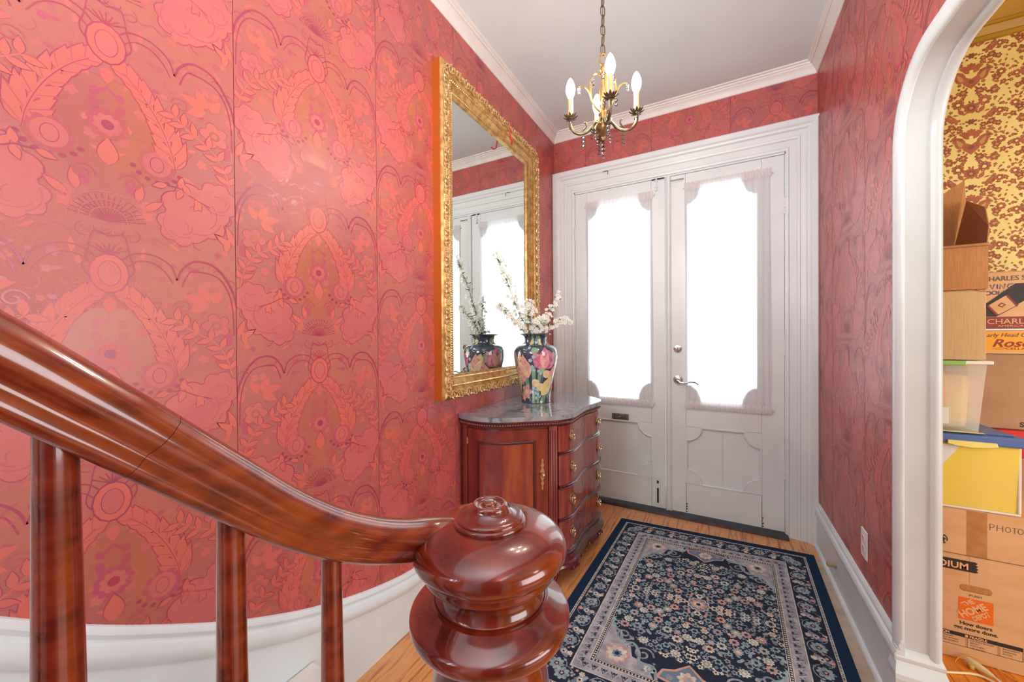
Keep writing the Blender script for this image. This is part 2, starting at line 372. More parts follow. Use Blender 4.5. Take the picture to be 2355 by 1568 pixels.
# ---------------------------------------------------------------- walls
WO = 0.0012                                  # paper thickness
def wp_motif():
    """one repeat of the damask, u 0..W, v 0..H (v up), mirrored about the middle"""
    W, H = 0.5055, 0.512; c = W / 2; kx = W / 630.0; ky = H / 680.0
    def q(a, b): return (c + a * kx, -b * ky)       # a: right of centre, b: downwards from the tulip
    S = []
    half = []
    # ground clouds
    for a, b, rx, ry in ((0, 300, 120, 170), (230, 60, 90, 60)):
        x, y = q(a, b); S += oval(x, y, rx * kx, ry * ky, 0, 4) if a == 0 else []
    # big scallop arch and small arch, drawn twice (double line)
    for r_, wd in ((1.0, 2.6), (0.86, 1.6)):
        pts = [q(a, b) for a, b in ((-322 * r_ - (1 - r_) * 220, 215), (-318 * r_ - (1 - r_) * 220, 120), (-300 * r_ - (1 - r_) * 220, 40 + (1 - r_) * 60), (-255, -30 + (1 - r_) * 230), (-200 + (1 - r_) * 60, -42 + (1 - r_) * 260), (-165 + (1 - r_) * -60, -10 + (1 - r_) * 200), (-150 + (1 - r_) * -90, 30 + (1 - r_) * 150))]
        half += stroke([tuple(p) for p in catmull([(x, y, 0) for x, y in pts], 5)] and [(p.x, p.y) for p in catmull([(x, y, 0) for x, y in pts], 5)], wd * 2.4 * kx, 3, 2)
    pts = [q(a, b) for a, b in ((-150, 30), (-135, -15), (-95, -42), (-50, -38), (-22, -10))]
    half += stroke([(p.x, p.y) for p in catmull([(x, y, 0) for x, y in pts], 5)], 3.8 * kx, 3, 2)
    pts = [q(a, b) for a, b in ((-140, 42), (-120, 5), (-90, -18), (-58, -16), (-34, 8))]
    half += stroke([(p.x, p.y) for p in catmull([(x, y, 0) for x, y in pts], 5)], 2.4 * kx, 3, 2)
    for i in range(15):                      # beaded dots between the double lines
        a = math.radians(185 - i * 12); x, y = q(-235 + 72 * math.cos(a), 60 - 86 * math.sin(a)); half += oval(x, y, 3 * kx, 3 * kx, 3, 3, n=6)
    # leaves under the big arch
    for (a, b, l, w_, an) in ((-235, 95, 62, 30, 60), (-228, 98, 70, 30, 15), (-232, 105, 60, 30, -28), (-245, 100, 56, 28, 120)):
        x, y = q(a, b); half += leaf(x, y, l * kx, w_ * kx, an, 2, 0)
    x, y = q(-255, 180); half += flower(x, y, 42 * kx, 5, 0.35, 2, 1) + flower(x, y, 44 * kx, 5, 0.35, 1, 2) + oval(x, y, 16 * kx, 16 * kx, 3, 4) + oval(x, y, 8 * kx, 8 * kx, 4, 1)
    x, y = q(-165, 120); half += spiral(x, y, 24 * kx, 1.3, 1, 3, 3, 5 * kx)
    # acanthus
    stem = [(-150, 352), (-140, 290), (-112, 210), (-72, 140), (-34, 96)]
    sp = [(p.x, p.y) for p in catmull([(*q(a, b), 0) for a, b in stem], 5)]
    for i in range(1, len(sp), 3):
        x, y = sp[i]; t_ = i / len(sp); base_a = 78 - 30 * t_
        for sg in (1, -1):
            l = (96 if sg > 0 else 74) * (1 - 0.45 * t_) * kx
            an = base_a + sg * (34 + 16 * (1 - t_))
            half += leaf(x, y, l * 1.06, 34 * kx, an, 1, 2, bend=-0.35 * sg) + leaf(x, y, l, 29 * kx, an, 2, 0, bend=-0.35 * sg)
            half += stroke([(x + l * 0.8 * t2 * math.cos(math.radians(an)), y + l * 0.8 * t2 * math.sin(math.radians(an))) for t2 in (0.1, 0.5, 1.0)], 2.2 * kx, 3, 3)
    half += stroke(sp, 12 * kx, 3, 0, True) + stroke(sp, 1.6 * kx, 4, 2)
    # vine with leaflets
    vine = [(-300, 360), (-285, 300), (-250, 240), (-190, 200), (-150, 165)]
    vp = [(p.x, p.y) for p in catmull([(*q(a, b), 0) for a, b in vine], 5)]
    half += stroke(vp, 4 * kx, 3, 0)
    for i in range(2, len(vp), 3):
        dx, dy = vp[i][0] - vp[i - 1][0], vp[i][1] - vp[i - 1][1]; an = math.degrees(math.atan2(dy, dx))
        for sg in (-1, 1): half += leaf(vp[i][0], vp[i][1], 46 * kx, 22 * kx, an + sg * 52, 3, 2) + leaf(vp[i][0], vp[i][1], 43 * kx, 18 * kx, an + sg * 52, 4, 0)
    # eye flower with beads
    x, y = q(-105, 345); half += flower(x, y, 46 * kx, 9, 0.18, 2, 3) + oval(x, y, 33 * kx, 36 * kx, 3, 1) + oval(x, y, 17 * kx, 24 * kx, 4, 2) + oval(x, y, 15 * kx, 22 * kx, 5, 1)
    for i in range(7):
        a = math.radians(200 + i * 23); half += oval(x + 58 * kx * math.cos(a), y + 52 * kx * math.sin(a), 7 * kx, 6 * kx, 4, 2, n=8)
    # rose blobs with petal strokes and sprig
    for a, b, r_, ro in ((-205, 470, 92, 0.3), (-262, 410, 60, 1.0), (-165, 525, 62, 2.0)):
        x, y = q(a, b); half += flower(x, y, r_ * 1.045 * kx, 7, 0.16, 1, 2, ro) + flower(x, y, r_ * kx, 7, 0.16, 2, 1, ro)
        for k in range(4): half += stroke(arc2(x, y, r_ * kx * (0.25 + 0.17 * k), r_ * kx * (0.25 + 0.17 * k), ro * 57 + 60 * k, ro * 57 + 60 * k + 95, 7), 2.8 * kx, 3, 3)
    sg_ = [q(a, b) for a, b in ((-240, 440), (-200, 425), (-160, 400), (-120, 400))]
    half += stroke(sg_, 3.5 * kx, 5, 2)
    for (a, b, an) in ((-215, 430, -60), (-200, 425, -115), (-185, 415, 60), (-165, 402, -70), (-160, 400, 100), (-128, 400, -20)):
        x, y = q(a, b); half += leaf(x, y, 40 * kx, 21 * kx, an, 4, 2) + leaf(x, y, 37 * kx, 17 * kx, an, 5, 0)
    rf = random.Random(9)
    for _ in range(125):
        a, b = rf.uniform(-310, -12), rf.uniform(-60, 620); x, y = q(a, b); k_ = rf.random()
        if k_ < 0.45: half += leaf(x, y, rf.uniform(20, 44) * kx, rf.uniform(8, 16) * kx, rf.uniform(0, 360), 0.4, rf.choice((0, 1, 3, 3)), 0.2)
        elif k_ < 0.7: half += flower(x, y, rf.uniform(8, 17) * kx, 5, 0.35, 0.4, rf.choice((1, 3, 0)))
        else: a0 = rf.uniform(0, 360); half += stroke(arc2(x, y, 18 * kx, 18 * kx, a0, a0 + 170, 7), 2.2 * kx, 0.4, rf.choice((2, 3, 0)))
    # edge pointed leaves, small flowers and spirals
    for (a, b, l, an) in ((-310, 560, 70, 70), (-300, 565, 60, 35), (-285, 590, 55, 100), (-60, 480, 60, 100), (-75, 500, 60, 140)):
        x, y = q(a, b); half += leaf(x, y, l * kx, 24 * kx, an, 2, 2) + leaf(x, y, (l - 4) * kx, 20 * kx, an, 3, 0)
    x, y = q(-48, 425); half += spiral(x, y, 26 * kx, 1.6, 1, 4, 3, 5 * kx)
    x, y = q(-290, 325); half += flower(x, y, 30 * kx, 4, 0.4, 2, 3)
    for i in range(9): 
        a = math.radians(90 + 10 * i); half += stroke([q(0, 555), (q(-78 * math.sin(math.radians(10 * i)), 555 - 78 * math.cos(math.radians(10 * i))))], 2.2 * kx, 3, 2)
    for r_ in (38, 58, 80): half += stroke([(q(0, 555)[0] - r_ * kx * math.sin(math.radians(10 * i)), q(0, 555)[1] + r_ * kx * math.cos(math.radians(10 * i))) for i in range(10)], 2.4 * kx, 4, 1)
    for i in range(6): half += stroke([q(-10 - 22 * i, 590 + (8 if i % 2 else -8)), q(-32 - 22 * i, 590 + (-8 if i % 2 else 8))], 3 * kx, 3, 3)
    half += stroke([(p.x, p.y) for p in catmull([(*q(a, b), 0) for a, b in ((0, 600), (-30, 590), (-42, 650), (-50, 700), (-18, 745))], 5)], 3 * kx, 3, 2)
    S += half + mirror(half, c)
    # centre column
    x, y = q(0, 30); S += oval(x, y, 42 * kx, 56 * kx, 3, 2) + oval(x, y, 38 * kx, 52 * kx, 4, 0) + oval(x, y, 24 * kx, 36 * kx, 5, 2) + oval(x, y, 22 * kx, 34 * kx, 6, 1)
    x, y = q(0, 100); S += leaf(x, y, 46 * kx, 30 * kx, -90, 3, 0)
    for k in range(-3, 4): S += stroke([q(0, -25), q(k * 13, -62 + abs(k) * 5)], 2.4 * kx, 4, 2)
    x, y = q(0, 270); S += flower(x, y, 44 * kx, 11, 0.2, 2, 3) + flower(x, y, 30 * kx, 9, 0.2, 3, 1) + oval(x, y, 13 * kx, 13 * kx, 4, 2)
    for dx, dy in ((-1, -1), (1, -1), (-1, 1), (1, 1)): 
        x, y = q(26 * dx, 200 + 20 * dy); S += oval(x, y, 9 * kx, 12 * kx, 3, 3)
    x, y = q(0, 390); S += leaf(x, y, 80 * kx, 46 * kx, 90, 2, 2) + leaf(x, y, 76 * kx, 42 * kx, 90, 3, 0)
    return S, W, H
WPS, WW, WH = wp_motif()
def wp_column(v0, z0, z1):
    """the motif repeated up a strip; tulip tops at v0 + n*H"""
    S = []; n = math.floor((z0 - v0) / WH)
    while v0 + n * WH < z1 + WH:
        S += shift(WPS, 0, v0 + n * WH); n += 1
    return S
LH = 0.00012
def strip(wall, y0, y1, z0, z1, fn, boxargs, u0, u1, v0, keep=None):
    s_ = MB().box(*boxargs).build('wallpaper_strip', M['wp'], wall)
    printed(wp_column(v0, z0, z1), fn, (u0, u1, z0, z1), keep).build('damask_print', WPM, s_)
    return s_

wl = shell('wall_left', 'straight wall in red damask wallpaper behind the gilt mirror')
MB().box(XL - 0.15, XL, -1.6, YD + 0.15, 0, 3.1).build('wall_board', M['wallbase'], wl)
S0, SW = 0.5646, 0.5055
for k in range(-4, 5):
    a = S0 + k * SW; b = min(a + SW, YD)
    # viewed from the room, +Y runs to the right
    strip(wl, a, b, 0.02, ZB + 0.01, lambda u, v, l, a=a: (XL + WO + (l + 1) * LH, a + u, v),
          (XL, XL + WO, a + 0.0009, b - 0.0009, 0.0, ZB + 0.01), 0.0012, b - a - 0.0012, 1.70 if k % 2 == 0 else 1.444)
# door wall
HX0, HX1, HZ = -1.022, 0.370, 2.435
wf = shell('wall_front', 'end wall with the white double doors and red wallpaper above them')
MB().plate([(XL - 0.15, 0), (HX0, 0), (HX0, HZ), (HX1, HZ), (HX1, 0), (XR + 0.13, 0), (XR + 0.13, 3.1), (XL - 0.15, 3.1)], [], lambda a, b, d: (a, d, b), YD, YD + 0.15).build('wall_board', M['wallbase'], wf)
for k, xa in enumerate((-1.43, -0.93, -0.43, 0.07)):
    a = max(xa, XL); b = min(xa + 0.5, XR); z0 = 2.60
    strip(wf, a, b, z0, ZB + 0.01, lambda u, v, l, xa=xa: (xa + u, YD - WO - (l + 1) * LH, v),
          (a + 0.0009, b - 0.0009, YD - WO, YD, z0, ZB + 0.01), a - xa + 0.001, b - xa - 0.001, 1.72 if k % 2 else 1.46)
# right wall with the arch
AY, AZ, AR, AYN = 1.710, 2.098, 0.21, -0.25       # opening: far jamb, head height, corner radius, near jamb
T = 0.076                                        # wall thickness
def arch_pts(g=0.0, n=10):
    """opening outline from the far jamb foot, up, over and down; g grows it outwards"""
    y1, z1, y0, r = AY + g, AZ + g, AYN - g, AR + g
    P = [(y1, 0.0)] + arc2(y1 - r, z1 - r, r, r, 0, 90, n) + arc2(y0 + r, z1 - r, r, r, 90, 180, n) + [(y0, 0.0)]
    return P
wr = shell('wall_right', 'red papered wall pierced by a white arched opening')
MB().plate([(YD, 0), (YD, 3.1), (-1.6, 3.1), (-1.6, 0)] + list(reversed(arch_pts(0.002))), [], lambda a, b, d: (d, a, b), XR, XR + T - 0.01).build('wall_board', M['wallbase'], wr)
def outside_arch(y, z):
    g = 0.03
    y1, z1, r = AY + g, AZ + g, AR + g
    if y >= y1 or z >= z1: return True
    cy, cz = y1 - r, z1 - r
    return y > cy and z > cz and math.hypot(y - cy, z - cz) > r
for k, ya in enumerate((2.585, 2.0795, 1.574, 1.0685, 0.563, 0.0575, -0.448)):
    b = min(ya + SW, YD); z0 = 0.02 if k < 2 else (1.86 if k == 2 else 2.13)
    out = [(ya + 0.0009, z0), (b - 0.0009, z0), (b - 0.0009, ZB + 0.01), (ya + 0.0009, ZB + 0.01)]
    if k == 2:
        g = 0.012
        out = [(AY + g, 0.02), (b - 0.0009, 0.02), (b - 0.0009, ZB + 0.01), (ya + 0.0009, ZB + 0.01), (ya + 0.0009, AZ + g)] + list(reversed(arc2(AY - AR, AZ - AR, AR + g, AR + g, 0, 90, 10)))[1:]
    s_ = MB().plate(out, [], lambda a, b_, d: (d, a, b_), XR - WO, XR).build('wallpaper_strip', M['wp'], wr)
    zz = 0.02 if k <= 2 else z0
    printed(wp_column(1.70 if k % 2 else 1.444, zz, ZB + 0.01), lambda u, v, l, ya=ya: (XR - WO - (l + 1) * LH, ya + SW - u, v), (SW - (b - ya) + 0.001, SW - 0.001, zz, ZB + 0.01),
            (lambda u, v, ya=ya: outside_arch(ya + SW - u, v)) if k == 2 else None).build('damask_print', WPM, s_)

wz = shell('wall_rear', 'plain white unseen wall added behind the viewer')
MB().box(XL - 0.15, XR + T, -1.72, -1.6, 0, 3.1).build('wall_board', M['white'], wz)  # unseen, added to keep sky light out; white to limit red bounce
wy = shell('wall_side', 'plain yellow unseen walls added to close the boxed room')
MB().box(XR + T, 3.4, -1.72, -1.6, 0, 3.1).build('wall_board', M['ywp'], wy)  # unseen walls, added to shut sky light out of this room
MB().box(3.4, 3.5, -1.72, 3.17, 0, 3.1).build('wall_board', M['ywp'], wy)
# other room shell
YB = 3.05
wb = shell('wall_back', 'yellow wall with rust damask print behind the stacked boxes')
MB().box(XR + T - 0.01, 3.4, YB, YB + 0.12, 0, 3.1).build('wall_board', M['ywp'], wb)
def yw_motif():
    W, H = 0.27, 0.36; S = []; c = 0; h = []
    rnd = random.Random(3)
    h += flower(0.05, 0.03, 0.026, 7, 0.25, 1, 0) + flower(0.085, 0.075, 0.022, 6, 0.3, 1, 0) + flower(0.03, 0.09, 0.018, 6, 0.3, 2, 1)
    h += leaf(0.02, 0.15, 0.075, 0.05, 35, 1, 0, 0.3) + leaf(0.028, 0.152, 0.05, 0.02, 40, 2, 2, 0.3) + leaf(0.01, 0.19, 0.05, 0.03, 70, 1, 0)
    h += flower(0.095, 0.14, 0.016, 5, 0.3, 2, 1) + flower(0.118, 0.11, 0.014, 5, 0.3, 1, 0) + flower(0.11, 0.165, 0.02, 8, 0.2, 1, 0)
    h += stroke([(0.0, 0.22), (0.04, 0.235), (0.075, 0.225), (0.1, 0.2), (0.125, 0.205)], 0.004, 1, 0)
    for i in range(7): h += leaf(0.03 + i * 0.014, 0.232 - 0.004 * i, 0.022, 0.011, 60 if i % 2 else -70, 2, 0)
    h += flower(0.045, 0.26, 0.014, 6, 0.3, 2, 1) + flower(0.075, 0.27, 0.016, 6, 0.3, 2, 1) + flower(0.1, 0.255, 0.014, 6, 0.3, 2, 1)
    h += leaf(0.05, 0.3, 0.06, 0.032, 15, 1, 0, 0.3) + leaf(0.03, 0.33, 0.04, 0.02, 60, 1, 0) + flower(0.105, 0.32, 0.018, 7, 0.25, 1, 0)
    for _ in range(70): h += flower(rnd.uniform(0.006, 0.135), rnd.uniform(0, H), rnd.uniform(0.004, 0.011), 5, 0.35, 0.8, rnd.choice((0, 0, 0, 1)))
    for _ in range(30): h += leaf(rnd.uniform(0.006, 0.13), rnd.uniform(0, H), rnd.uniform(0.014, 0.026), 0.009, rnd.uniform(0, 360), 0.6, rnd.choice((0, 0, 1)))
    for f in list(h):
        k = len(f[0]); r_ = (max(p[0] for p in f[0]) - min(p[0] for p in f[0])) / 2
        if k in (30, 36, 42, 48) and r_ > 0.007:
            x = sum(p[0] for p in f[0]) / k; y = sum(p[1] for p in f[0]) / k; h += flower(x, y, r_ * 0.62, 6, 0.3, f[1] + 0.5, 1 - f[2] if f[2] < 2 else 0) + oval(x, y, r_ * 0.34, r_ * 0.34, f[1] + 1, 2 + (k > 36), n=8)
    S = h + mirror(h, 0)
    S += flower(0, 0.0, 0.03, 9, 0.2, 2, 0) + flower(0, 0.0, 0.018, 7, 0.3, 3, 1) + oval(0, 0, 0.007, 0.007, 4, 2)
    S += [([(0.0, 0.105), (0.03, 0.135), (0.036, 0.16), (0.02, 0.172), (0.0, 0.16), (-0.02, 0.172), (-0.036, 0.16), (-0.03, 0.135)], 2, 0)] + flower(0, 0.145, 0.012, 6, 0.3, 3, 1)
    S += flower(0, 0.225, 0.022, 8, 0.3, 2, 0) + flower(0, 0.285, 0.016, 6, 0.3, 2, 1) + oval(0, 0.2, 0.008, 0.009, 3, 3)
    return S, W, H
YS, YW_, YH = yw_motif(); S = []
for i in range(11):
    for j in range(-1, 9): S += shift(YS, i * YW_ * 1.0, j * YH + (YH / 2 if i % 2 else 0))
printed(S, lambda u, v, l: (0.68 + u, YB - 0.0003 - l * 0.00015, v), (0.0, 2.7, 0.16, 2.87)).build('damask_print', YWM, wb)
MB().box(XR + T, 3.4, YB - 0.018, YB, 0, 0.15).build('skirting_board', M['skirt'], wb)
yc = shell('trim_5', 'gold painted crown moulding in the boxed room')
for (z0, z1, d0, d1) in ((2.865, 2.885, 0.02, 0.02), (2.885, 2.92, 0.03, 0.045), (2.92, 2.935, 0.06, 0.06), (2.935, 2.985, 0.065, 0.115), (2.985, 3.0, 0.13, 0.13), (3.0, 3.03, 0.135, 0.165)):
    mb = MB(); mb.add([(XR + T, YB, z0), (XR + T, YB - d0, z0), (XR + T, YB - d1, z1), (XR + T, YB, z1), (3.4, YB, z0), (3.4, YB - d0, z0), (3.4, YB - d1, z1), (3.4, YB, z1)],
                      [(0, 1, 2, 3), (7, 6, 5, 4), (1, 5, 6, 2), (0, 4, 5, 1), (2, 6, 7, 3), (0, 3, 7, 4)]).build('crown_band', M['goldpaint'], yc)

# ceilings
c_ = shell('ceiling', 'flat white ceiling of the entry hall')
MB().box(XL - 0.15, XR + T, -1.6, YD + 0.15, ZC, 3.1).build('ceiling_board', M['ceil'], c_)
MB().box(XR + T, 3.4, -1.6, YB + 0.12, 3.03, 3.1).build('ceiling_board', M['yceil'], c_)
cr = [(-0.498, 1.905), (-0.47, 1.89)]
sc = MB()
for P in ([(-0.37, 1.84), (-0.345, 1.80), (-0.352, 1.775), (-0.33, 1.75)], [(-0.37, 1.80), (-0.338, 1.815), (-0.32, 1.79)], [(-0.35, 1.77), (-0.32, 1.76), (-0.305, 1.775)]):
    for q_ in stroke(P, 0.0016, 0, 0): sc.add([(a, b, ZC - 0.0004) for a, b in q_[0]], [(0, 1, 2, 3)])
sc.build('plaster_crack', mat('faint_plaster_crack', (190, 188, 188), rough=0.9), c_)

# cornice: two moulded bands around the hall ceiling (left, front, right)
CP = [[(0, 0.0), (0.006, 0.0), (0.010, 0.004), (0.012, 0.012), (0.016, 0.022), (0.024, 0.034), (0.034, 0.043), (0.036, 0.050), (0.036, 0.0745), (0, 0.0745)],
      [(0.036, 0.052), (0.041, 0.050), (0.045, 0.054), (0.047, 0.060), (0.054, 0.062), (0.058, 0.066), (0.060, 0.0745), (0.036, 0.0745)]]
for nm, A, B, out, mA, mB in (('trim_1', (XL, -1.6, ZB), (XL, YD, ZB), (1, 0, 0), 0, -1), ('trim_2', (XL, YD, ZB), (XR, YD, ZB), (0, -1, 0), 1, -1), ('trim_3', (XR, YD, ZB), (XR, -1.6, ZB), (-1, 0, 0), 1, 0)):
    t = shell(nm, {'trim_1': 'white cornice along the left wall', 'trim_2': 'ivory cornice above the doors', 'trim_3': 'white cornice along the arch wall'}[nm])
    for pf in CP: MB().bar(A, B, pf, out, (0, 0, 1), mA, mB).build('cornice_band', M['crown'], t, smooth=True, ang=25)

# floor: boards run towards the doors
fl = shell('floor', 'worn orange pine floorboards')
MB().box(XL - 0.15, 3.4, -1.6, YB + 0.3, -0.06, -0.016).build('subfloor', M['floorbase'], fl)
ed = [XL, -1.01, -0.82, -0.63, -0.44, -0.25, -0.06, 0.13, 0.318, 0.455, XR + 0.02]
for a, b in zip(ed, ed[1:]):
    if a > 0.45:
        lab(MB().box(a + 0.001, b, -1.6, 2.70, -0.016, 0.0005).build('floorboard', M['beige'], fl, bevel=0.001), 'beige painted floorboard beside the skirting')
        MB().box(a + 0.001, b, 2.702, YD, -0.016, 0).build('floorboard', M['floor'], fl, bevel=0.001); continue
    y0 = -1.6; cuts = [random.uniform(0.2, 0.9), YD]
    for y1 in cuts:
        MB().box(a + 0.0008, b - 0.0008, y0 + 0.0008, y1, -0.016, 0).build('floorboard', M['floor'], fl, bevel=0.001); y0 = y1
x = XR + T + 0.0; x = 0.555
while x < 3.4:
    MB().box(x + 0.0008, x + 0.0992, -1.6, YB, -0.016, 0).build('floorboard', M['floor2'], fl, bevel=0.0008); x += 0.1

# ---------------------------------------------------------------- skirtings
capP = [(0.0, 0.0), (0.008, -0.002), (0.013, -0.008), (0.015, -0.016), (0.011, -0.026), (0.012, -0.030), (0.020, -0.034), (0.025, -0.044), (0.026, -0.058), (0.021, -0.072), (0.017, -0.078), (0.0, -0.078)]
def skirt_run(name, lb, A, B, out, top, mA, mB, parts=None):
    t = parts or shell(name, lb)
    MB().bar(A, B, [(0, 0.0), (0.015, 0.0), (0.015, top - 0.078), (0, top - 0.078)], out, (0, 0, 1), mA, mB).build('skirting_board', M['skirt'], t)
    MB().bar(A, B, [(a, top + b) for a, b in capP], out, (0, 0, 1), mA, mB).build('skirting_cap', M['skirt'], t, smooth=True, ang=30)
    return t
br = skirt_run('baseboard_right', 'white moulded baseboard under the outlet wall', (XR, YD - 0.045, 0), (XR, AY - 0.012, 0), (-1, 0, 0), 0.262, 0, 0)
MB().bar((XR - 0.015, YD - 0.045, 0), (XR - 0.015, AY - 0.02, 0), [(0, 0), (0.014, 0), (0.012, 0.008), (0.006, 0.014), (0, 0.016)], (-1, 0, 0), (0, 0, 1), 0, 0).build('shoe_moulding', M['skirt'], br, smooth=True)
# plinth that wraps the arch jamb
for nm, yj, sg in (('trim_6', AY, -1), ('trim_7', AYN, 1)):
    t = shell(nm, 'white plinth at the foot of the far arch jamb' if sg < 0 else 'white plinth at the foot of the near arch jamb')
    a0, a1 = XR - 0.017, XR + T + 0.012
    def pj_(P, n_, y0=yj, sg=sg, a0=a0, a1=a1, t=t):
        mb = MB(); vs = []
        for (x, e) in ((a0, 1), (a1, 1)):
            pass
        loops = []
        for (o, z) in P: loops.append([(a0 - o * 0.35, y0 + 0.03 * -sg, z), (a0 - o * 0.35, y0 + sg * o, z), (a1 + o * 0.55, y0 + sg * o, z), (a1 + o * 0.55, y0 + 0.03 * -sg, z)])
        vs = [p for l in loops for p in l]; fs = []
        for i in range(len(P) - 1):
            for j in range(3): fs.append((i * 4 + j, i * 4 + j + 1, i * 4 + 4 + j + 1, i * 4 + 4 + j))
        fs.append(tuple((len(P) - 1) * 4 + j for j in range(4)))
        mb.add(vs, fs).build(n_, M['skirt'], t, smooth=True, ang=30)
    pj_([(0.036, 0.0), (0.036, 0.135), (0.033, 0.140), (0.033, 0.148), (0.035, 0.152), (0.034, 0.168)], 'plinth_block')
    pj_([(0.034, 0.168), (0.028, 0.176), (0.017, 0.190), (0.012, 0.2), (0.014, 0.206), (0.014, 0.214), (0.009, 0.222), (0.004, 0.23), (0.003, 0.236)], 'plinth_cap')
# arch lining and beads
ar = shell('trim_4', 'cool white arched casing between the hall and the boxed room')
def arch_sweep(prof, name, m):
    """prof: list of (x, grow) ; swept around the opening"""
    mb = MB(); n = None; vs = []
    rings = [[(x, y, z) for (y, z) in arch_pts(g, 16)] for x, g in prof]; n = len(rings[0])
    vs = [p for r_ in rings for p in r_]; fs = []; k = len(prof)
    for i in range(k):
        j2 = (i + 1) % k
        for j in range(n - 1): fs.append((i * n + j, i * n + j + 1, j2 * n + j + 1, j2 * n + j))
    return mb.add(vs, fs).build(name, m, ar, smooth=True, ang=40)
arch_sweep([(XR - 0.004, 0.004), (XR + T, 0.004), (XR + T, 0.0), (XR - 0.004, 0.0)], 'arch_lining', M['jamb'])
arch_sweep([(XR - 0.0, 0.042), (XR - 0.012, 0.042), (XR - 0.017, 0.036), (XR - 0.018, 0.022), (XR - 0.016, 0.010), (XR - 0.011, 0.002), (XR - 0.006, -0.002), (XR - 0.001, -0.003), (XR + 0.002, -0.002), (XR + 0.003, 0.002)], 'arch_bead', M['skirt'])
arch_sweep([(XR + T - 0.018, 0.002), (XR + T - 0.015, -0.005), (XR + T - 0.006, -0.009), (XR + T + 0.004, -0.009), (XR + T + 0.012, -0.003), (XR + T + 0.018, 0.008), (XR + T + 0.018, 0.04), (XR + T, 0.04)], 'arch_bead', M['jamb'])

# left skirting that climbs beside the stairs
SK = [(-1.6, 2.28), (-0.9, 1.66), (-0.4, 1.215), (0.0, 0.88), (0.156, 0.752), (0.298, 0.640), (0.483, 0.522), (0.611, 0.452), (0.74, 0.392), (0.87, 0.342), (1.002, 0.301), (1.12, 0.272), (1.237, 0.252), (1.4, 0.245), (2.0, 0.245), (YD - 0.045, 0.245)]
sk = [(p.x, p.y) for p in catmull([(a, b, 0) for a, b in SK], 5)]
bl = shell('baseboard_left', 'white baseboard that curves up beside the stairs')
mb = MB(); n = len(sk)
vs = [(XL, y, 0.0) for y, z in sk] + [(XL, y, z - 0.07) for y, z in sk] + [(XL + 0.015, y, 0.0) for y, z in sk] + [(XL + 0.015, y, z - 0.07) for y, z in sk]; fs = []
for i in range(n - 1): fs += [(2 * n + i, 2 * n + i + 1, 3 * n + i + 1, 3 * n + i), (n + i, n + i + 1, 3 * n + i + 1, 3 * n + i)]
mb.add(vs, fs).build('skirting_board', M['skirt'], bl)
mb = MB(); k = len(capP); vs = []
for i, (y, z) in enumerate(sk):
    a = sk[max(0, i - 1)]; b = sk[min(n - 1, i + 1)]; l = math.hypot(b[0] - a[0], b[1] - a[1]); nx, nz = -(b[1] - a[1]) / l, (b[0] - a[0]) / l
    vs += [(XL + w_, y + nx * d_, z + nz * d_) for w_, d_ in capP]
fs = [(i * k + j, i * k + (j + 1) % k, (i + 1) * k + (j + 1) % k, (i + 1) * k + j) for i in range(n - 1) for j in range(k)]
mb.add(vs, fs).build('skirting_cap', M['skirt'], bl, smooth=True, ang=30)
# ---------------------------------------------------------------- door casing
cs = shell('trim_8', 'broad stepped white casing around the double doors')
def casing(A, B, out, mA, mB, w):
    k = w / 0.18
    P = [(0, 0), (0, 0.016), (0.014 * k, 0.019), (0.022 * k, 0.012), (0.060 * k, 0.014), (0.066 * k, 0.021), (0.078 * k, 0.024), (0.084 * k, 0.018), (0.112 * k, 0.021), (0.120 * k, 0.032), (0.132 * k, 0.036), (0.142 * k, 0.046), (0.172 * k, 0.048), (w, 0.040), (w, 0)]
    return MB().bar(A, B, P, out, (0, -1, 0), mA, mB).build('casing_board', M['white'], cs, smooth=True, ang=20)
y_ = YD
casing((HX0, y_, 0), (HX0, y_, HZ), (-1, 0, 0), 0, 1, 0.176)
casing((HX0, y_, HZ), (HX1, y_, HZ), (0, 0, 1), -1, 1, 0.178)
casing((HX1, y_, HZ), (HX1, y_, 0), (1, 0, 0), -1, 0, 0.1615)
# old hook nailed to the casing
mb = MB().tube([(-0.776, 2.878, 2.536), (-0.742, 2.878, 2.540), (-0.738, 2.878, 2.536), (-0.738, 2.879, 2.510)], 0.0022, 6)
o = mb.build('wire_hook', M['black'], None, org=(-0.75, 2.88, 2.52)); tag(o, 'small bent dark wire hook nailed to the casing above the left door', 'hook')
# jamb frame inside the casing
jf = shell('trim_9', 'white door frame rebate')
MB().box(HX0, HX0 + 0.006, YD - 0.005, YD + 0.12, 0.0, HZ).build('frame_jamb', M['white'], jf)
MB().box(HX1 - 0.004, HX1, YD - 0.005, YD + 0.12, 0.0, HZ).build('frame_jamb', M['white'], jf)
MB().box(HX0, HX1, YD - 0.005, YD + 0.12, HZ - 0.012, HZ).build('frame_head', M['white'], jf)
th = shell('trim_10', 'black worn threshold strip under the doors')
MB().add([(HX0 - 0.02, 2.868, 0.0), (HX0 - 0.02, 2.876, 0.018), (HX0 - 0.02, 3.06, 0.022), (HX0 - 0.02, 3.06, 0), (HX1 + 0.01, 2.868, 0.0), (HX1 + 0.01, 2.876, 0.018), (HX1 + 0.01, 3.06, 0.022), (HX1 + 0.01, 3.06, 0)],
         [(0, 1, 2, 3), (7, 6, 5, 4), (0, 4, 5, 1), (1, 5, 6, 2), (2, 6, 7, 3), (0, 3, 7, 4)]).build('threshold_board', M['slate'], th, bevel=0.003)

